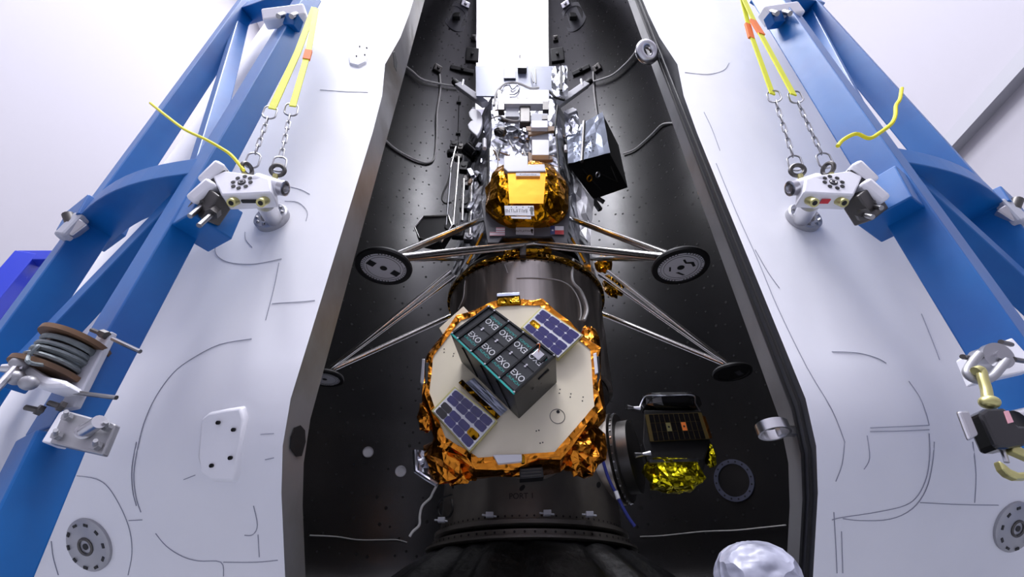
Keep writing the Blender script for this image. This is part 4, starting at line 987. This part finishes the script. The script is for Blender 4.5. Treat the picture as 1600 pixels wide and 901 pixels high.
# ------------------------------------------------------------------ drill mast to the left of the lander
DY = -.35
DM = thing('drill_mast', 'upright mast of thin rods and a dark motor left of the gold dome', 'mast', PY(715, 350, DY))
for (x0, y0, x1, y1, w) in ((706, 246, 697, 352, .012), (717, 246, 708, 352, .018), (725, 280, 722, 345, .018), (738, 268, 734, 368, .020), (712, 230, 704, 262, .016)):
    MB().cyl(PY(x0, y0, DY), PY(x1, y1, DY), w, n=10).build('rod', 'bright' if w > .015 else 'steel', DM, smooth=True)
for (x, y, w, h, m) in ((710, 228, 12, 16, 'black'), (706, 240, 14, 10, 'bgloss'), (720, 232, 8, 14, 'dsteel'), (716, 247, 12, 9, 'dsteel'), (725, 262, 12, 20, 'black'), (728, 285, 10, 24, 'dsteel'), (727, 320, 14, 26, 'black'), (702, 358, 20, 14, 'black'), (716, 365, 18, 18, 'bgloss'), (733, 372, 16, 14, 'steel')):
    c = PY(x, y, DY + .04); k = dep(c) / F; MB().box(c, w * k, .08, h * k, R=Matrix.Rotation(.1, 3, 'Y')).cyl(c + V((0, -.05, 0)), c + V((0, -.02, 0)), w * k * .35, n=10).build('motor_block', m, DM, bevel=.008)
c0 = PY(737, 236, DY + .02); MB().cyl(c0 + V((-.06, 0, .06)), c0 + V((.07, .02, -.08)), .10, n=20).build('motor', 'bgloss', DM, bevel=.01, smooth=True)
c0 = PY(751, 285, DY - .1); MB().lathe([(0, .0), (.09, .0), (.10, .03), (0, .05)], c0, (.9, -.5, .1), 24).build('reel', 'bgloss', DM, smooth=True)
MB().cyl(PY(744, 270, DY - .1), PY(749, 274, DY - .14), .03, n=12).build('lamp', 'white', DM, smooth=True)
P = [PY(*q, DY) for q in ((706, 262), (700, 285), (693, 300), (691, 312), (697, 318), (705, 316))]
MB().tube(smoothpath(P), .012, 8).build('cable_loop', 'black', DM, smooth=True)
q = [(661, 338), (700, 336), (706, 352), (690, 378), (655, 372), (648, 355)]
MB().prism([PY(*p, DY) for p in q], (0, .16, 0)).build('base_box', 'black', DM, bevel=.012)
MB().tube([PY(*p, DY - .01) for p in q], .010, 6, True).build('box_edge', 'bright', DM)
# ------------------------------------------------------------------ hopper box to the right
HY = -.35
HO = thing('boxed_hopper', 'dark box with silver foil top panel on the lander right side', 'box', PY(930, 260, HY))
fr = [PY(887, 257, -.55), PY(953, 240, -.45), PY(941, 176, -.35), PY(886, 208, -.45)]
bkv = V((.10, .52, .03))
fb = [PY(927, 312, -.05), PY(981, 293, .05)]
A, B, Cc, D = fr
MB().hexa([A, B, Cc, D], [fb[0], fb[1], fb[1] + (Cc - B), fb[0] + (D - A)]).build('box_shell', 'black', HO, bevel=.006)
nf = (B - A).cross(D - A).normalized(); nf = nf if nf.y < 0 else -nf
MB().sheet([p + nf * .012 for p in (A, B, Cc, D)], 7, 7, .012, 15).build('silver_panel', 'silver2', HO, sol=.004)
b = MB()
for i in range(6):
    for j in range(5):
        p = A.lerp(B, .15 + .09 * i + .04 * (j % 2)).lerp(D.lerp(Cc, .15 + .09 * i), .14 + j * .09); b.disc(p + nf * .025, nf, .011, 10, .002)
b.build('vent_holes', 'dot', HO)
MB().cyl(A.lerp(B, .3) + nf * .03 - V((0, 0, .05)), D.lerp(Cc, .45) + nf * .03, .022, n=8).build('dark_post', 'dsteel', HO)
nb = (B - A).cross(fb[0] - A).normalized(); nb = nb if nb.z < 0 else -nb
bp_ = lambda u, v, o=.012: A.lerp(B, u).lerp(fb[0].lerp(fb[1], u), v) + nb * o
MB().torus(bp_(.22, .45, .02), nb, .035, .012, 14, 6).build('yellow_ring', 'goldflat', HO)
MB().torus(bp_(.45, .42, .02), nb, .03, .012, 14, 6).build('silver_ring', 'alu', HO)
for u0, v0, u1, v1 in ((.5, .4, .8, .75), (.8, .75, .85, .3), (.2, .2, .3, .8)): MB().cyl(bp_(u0, v0, .02), bp_(u1, v1, .02), .008, n=6).build('wire', 'dsteel', HO)
P0 = fb[0]; MB().bar(P0, PY(938, 328, -.02), .05, .05, (0, -1, 0)).bar(PY(932, 308, -.03), PY(944, 316, .0), .03, .05, (0, -1, 0)).build('hinge_bracket', 'black', HO)
MB().sheet([PY(*q, -.5) for q in ((882, 172), (900, 170), (908, 205), (884, 212))], 5, 5, .03, 19).build('foil_wrap', 'silver', HO)
MB().bar(PY(884, 178, -.55), PY(898, 172, -.55), .08, .04, (0, -1, 0)).build('white_bracket', 'white', HO)
MB().sheet([PY(*q, -.3) for q in ((884, 262), (928, 312), (922, 380), (890, 352))], 5, 7, .02, 23).build('grey_blanket', 'plate', LA, sol=.004)
# ------------------------------------------------------------------ loose cables at the foot
def cab(pts, y, r, m, label):
    return tag(MB().tube(smoothpath([PY(*q, y) for q in pts]), r, 8).build('cable', m, smooth=True), label, 'cable')
# glowing panel added at the ceiling to whiten the far gap
root = thing('gap_glow_panel', 'added glowing panel at the ceiling that whitens the gap between fairing halves', 'light', (0, 5.2, ZC - .02))
MB().box((0, 5.2, ZC - .03), 5.0, 6.4, .05).build('glow_backing', 'white', root)
MB().box((0, 5.2, ZC - .062), 4.8, 6.2, .012).build('glow_sheet', 'lamp', root)
P = [on_ring(*q, .72) for q in ((706, 772), (692, 778), (684, 792), (688, 806), (700, 808), (707, 796), (706, 780))]
tag(MB().tube(smoothpath(P), .008, 8).build('cable', 'black', smooth=True), 'black cable loop hanging on the ring left of PORT 1', 'cable')
cab([(683, 757), (676, 770), (672, 778), (660, 790), (656, 805), (655, 820), (645, 830), (640, 838)], -.9, .008, 'cable', 'pale wire dropping from the gold spacecraft left of PORT 1')
cab([(941, 716), (950, 745), (962, 770), (972, 790), (982, 808), (992, 822)], -.86, .011, 'bcable', 'blue cable running down right of the PORT 1 lettering')
P = [PY(962, 767, -.90), PY(966, 779, -.90)]
tag(MB().cyl(P[0], P[1], .014, n=10).build('cord_sleeve', 'white', smooth=True), 'small white sleeve clipped round the blue cable', 'sleeve')
# ------------------------------------------------------------------ wrapped equipment at the lower edge
YP = -2.95
c = PY(1184, 905, YP); k = dep(c) / F
PB = thing('wrapped_lamp_head', 'crumpled white plastic cover over equipment at the bottom edge right', 'cover', V((c.x, c.y, FLOOR)))
MB().blob(c, 61 * k, .09, 52 * k, .018, 30, 20, seed=6, p=.92).build('plastic_cover', 'plastic', PB, smooth=70)
MB().cyl(V((c.x, c.y, FLOOR)), c - V((0, 0, .03)), .025, n=12).lathe([(0, 0), (.22, 0), (.22, .03), (.05, .05)], V((c.x, c.y, FLOOR)), UPZ, 24).build('stand', 'dsteel', PB, smooth=True)
# ------------------------------------------------------------------ light and camera
def area(loc, sx, sy, e, col=(.935, .935, 1), rot=(0, 0, 0)):
    l = bpy.data.lights.new('ceiling_lamp', 'AREA'); l.shape = 'RECTANGLE'; l.size = sx; l.size_y = sy; l.energy = e; l.color = col
    o = bpy.data.objects.new('ceiling_lamp', l); o.location = loc; o.rotation_euler = rot; C.objects.link(o); return o
for x, e in ((-6.5, 1500), (-1, 1300), (5, 760)):
    for y, k in ((-9.5, 1.36), (-5, 1.25), (5, .6), (9.2, .5)): area((x, y, ZC - .1), 4, 3.4, e * k * .91)
sp_ = bpy.data.lights.new('fill_spot', 'SPOT'); sp_.energy = 500; sp_.spot_size = math.radians(17); sp_.spot_blend = .6; sp_.shadow_soft_size = .5; sp_.color = (.95, .95, 1)  # added spot, brightens the upper lander and far inner walls
so = bpy.data.objects.new('fill_spot', sp_); C.objects.link(so); so.location = (0, Y0 + .4, 9.5)
so.rotation_euler = (V((0.05, 0, 5.4)) - so.location).to_track_quat('-Z', 'Y').to_euler()
w = bpy.data.worlds.new('world'); bpy.context.scene.world = w; w.use_nodes = True
w.node_tree.nodes['Background'].inputs[0].default_value = (.9, .92, 1, 1); w.node_tree.nodes['Background'].inputs[1].default_value = .3
cd = bpy.data.cameras.new('camera'); cam = bpy.data.objects.new('camera', cd); C.objects.link(cam)
cd.sensor_width = 36; cd.lens = 36 * F / 1600; cd.clip_start = .02
cam.location = CAM; cam.rotation_euler = (PI / 2 + TH, 0, 0)
sc = bpy.context.scene; sc.camera = cam
sc.view_settings.view_transform = 'Standard'; sc.view_settings.look = 'None'; sc.view_settings.exposure = 0; sc.view_settings.gamma = 1
sc.view_settings.use_curve_mapping = False
sc.cycles.max_bounces = 8
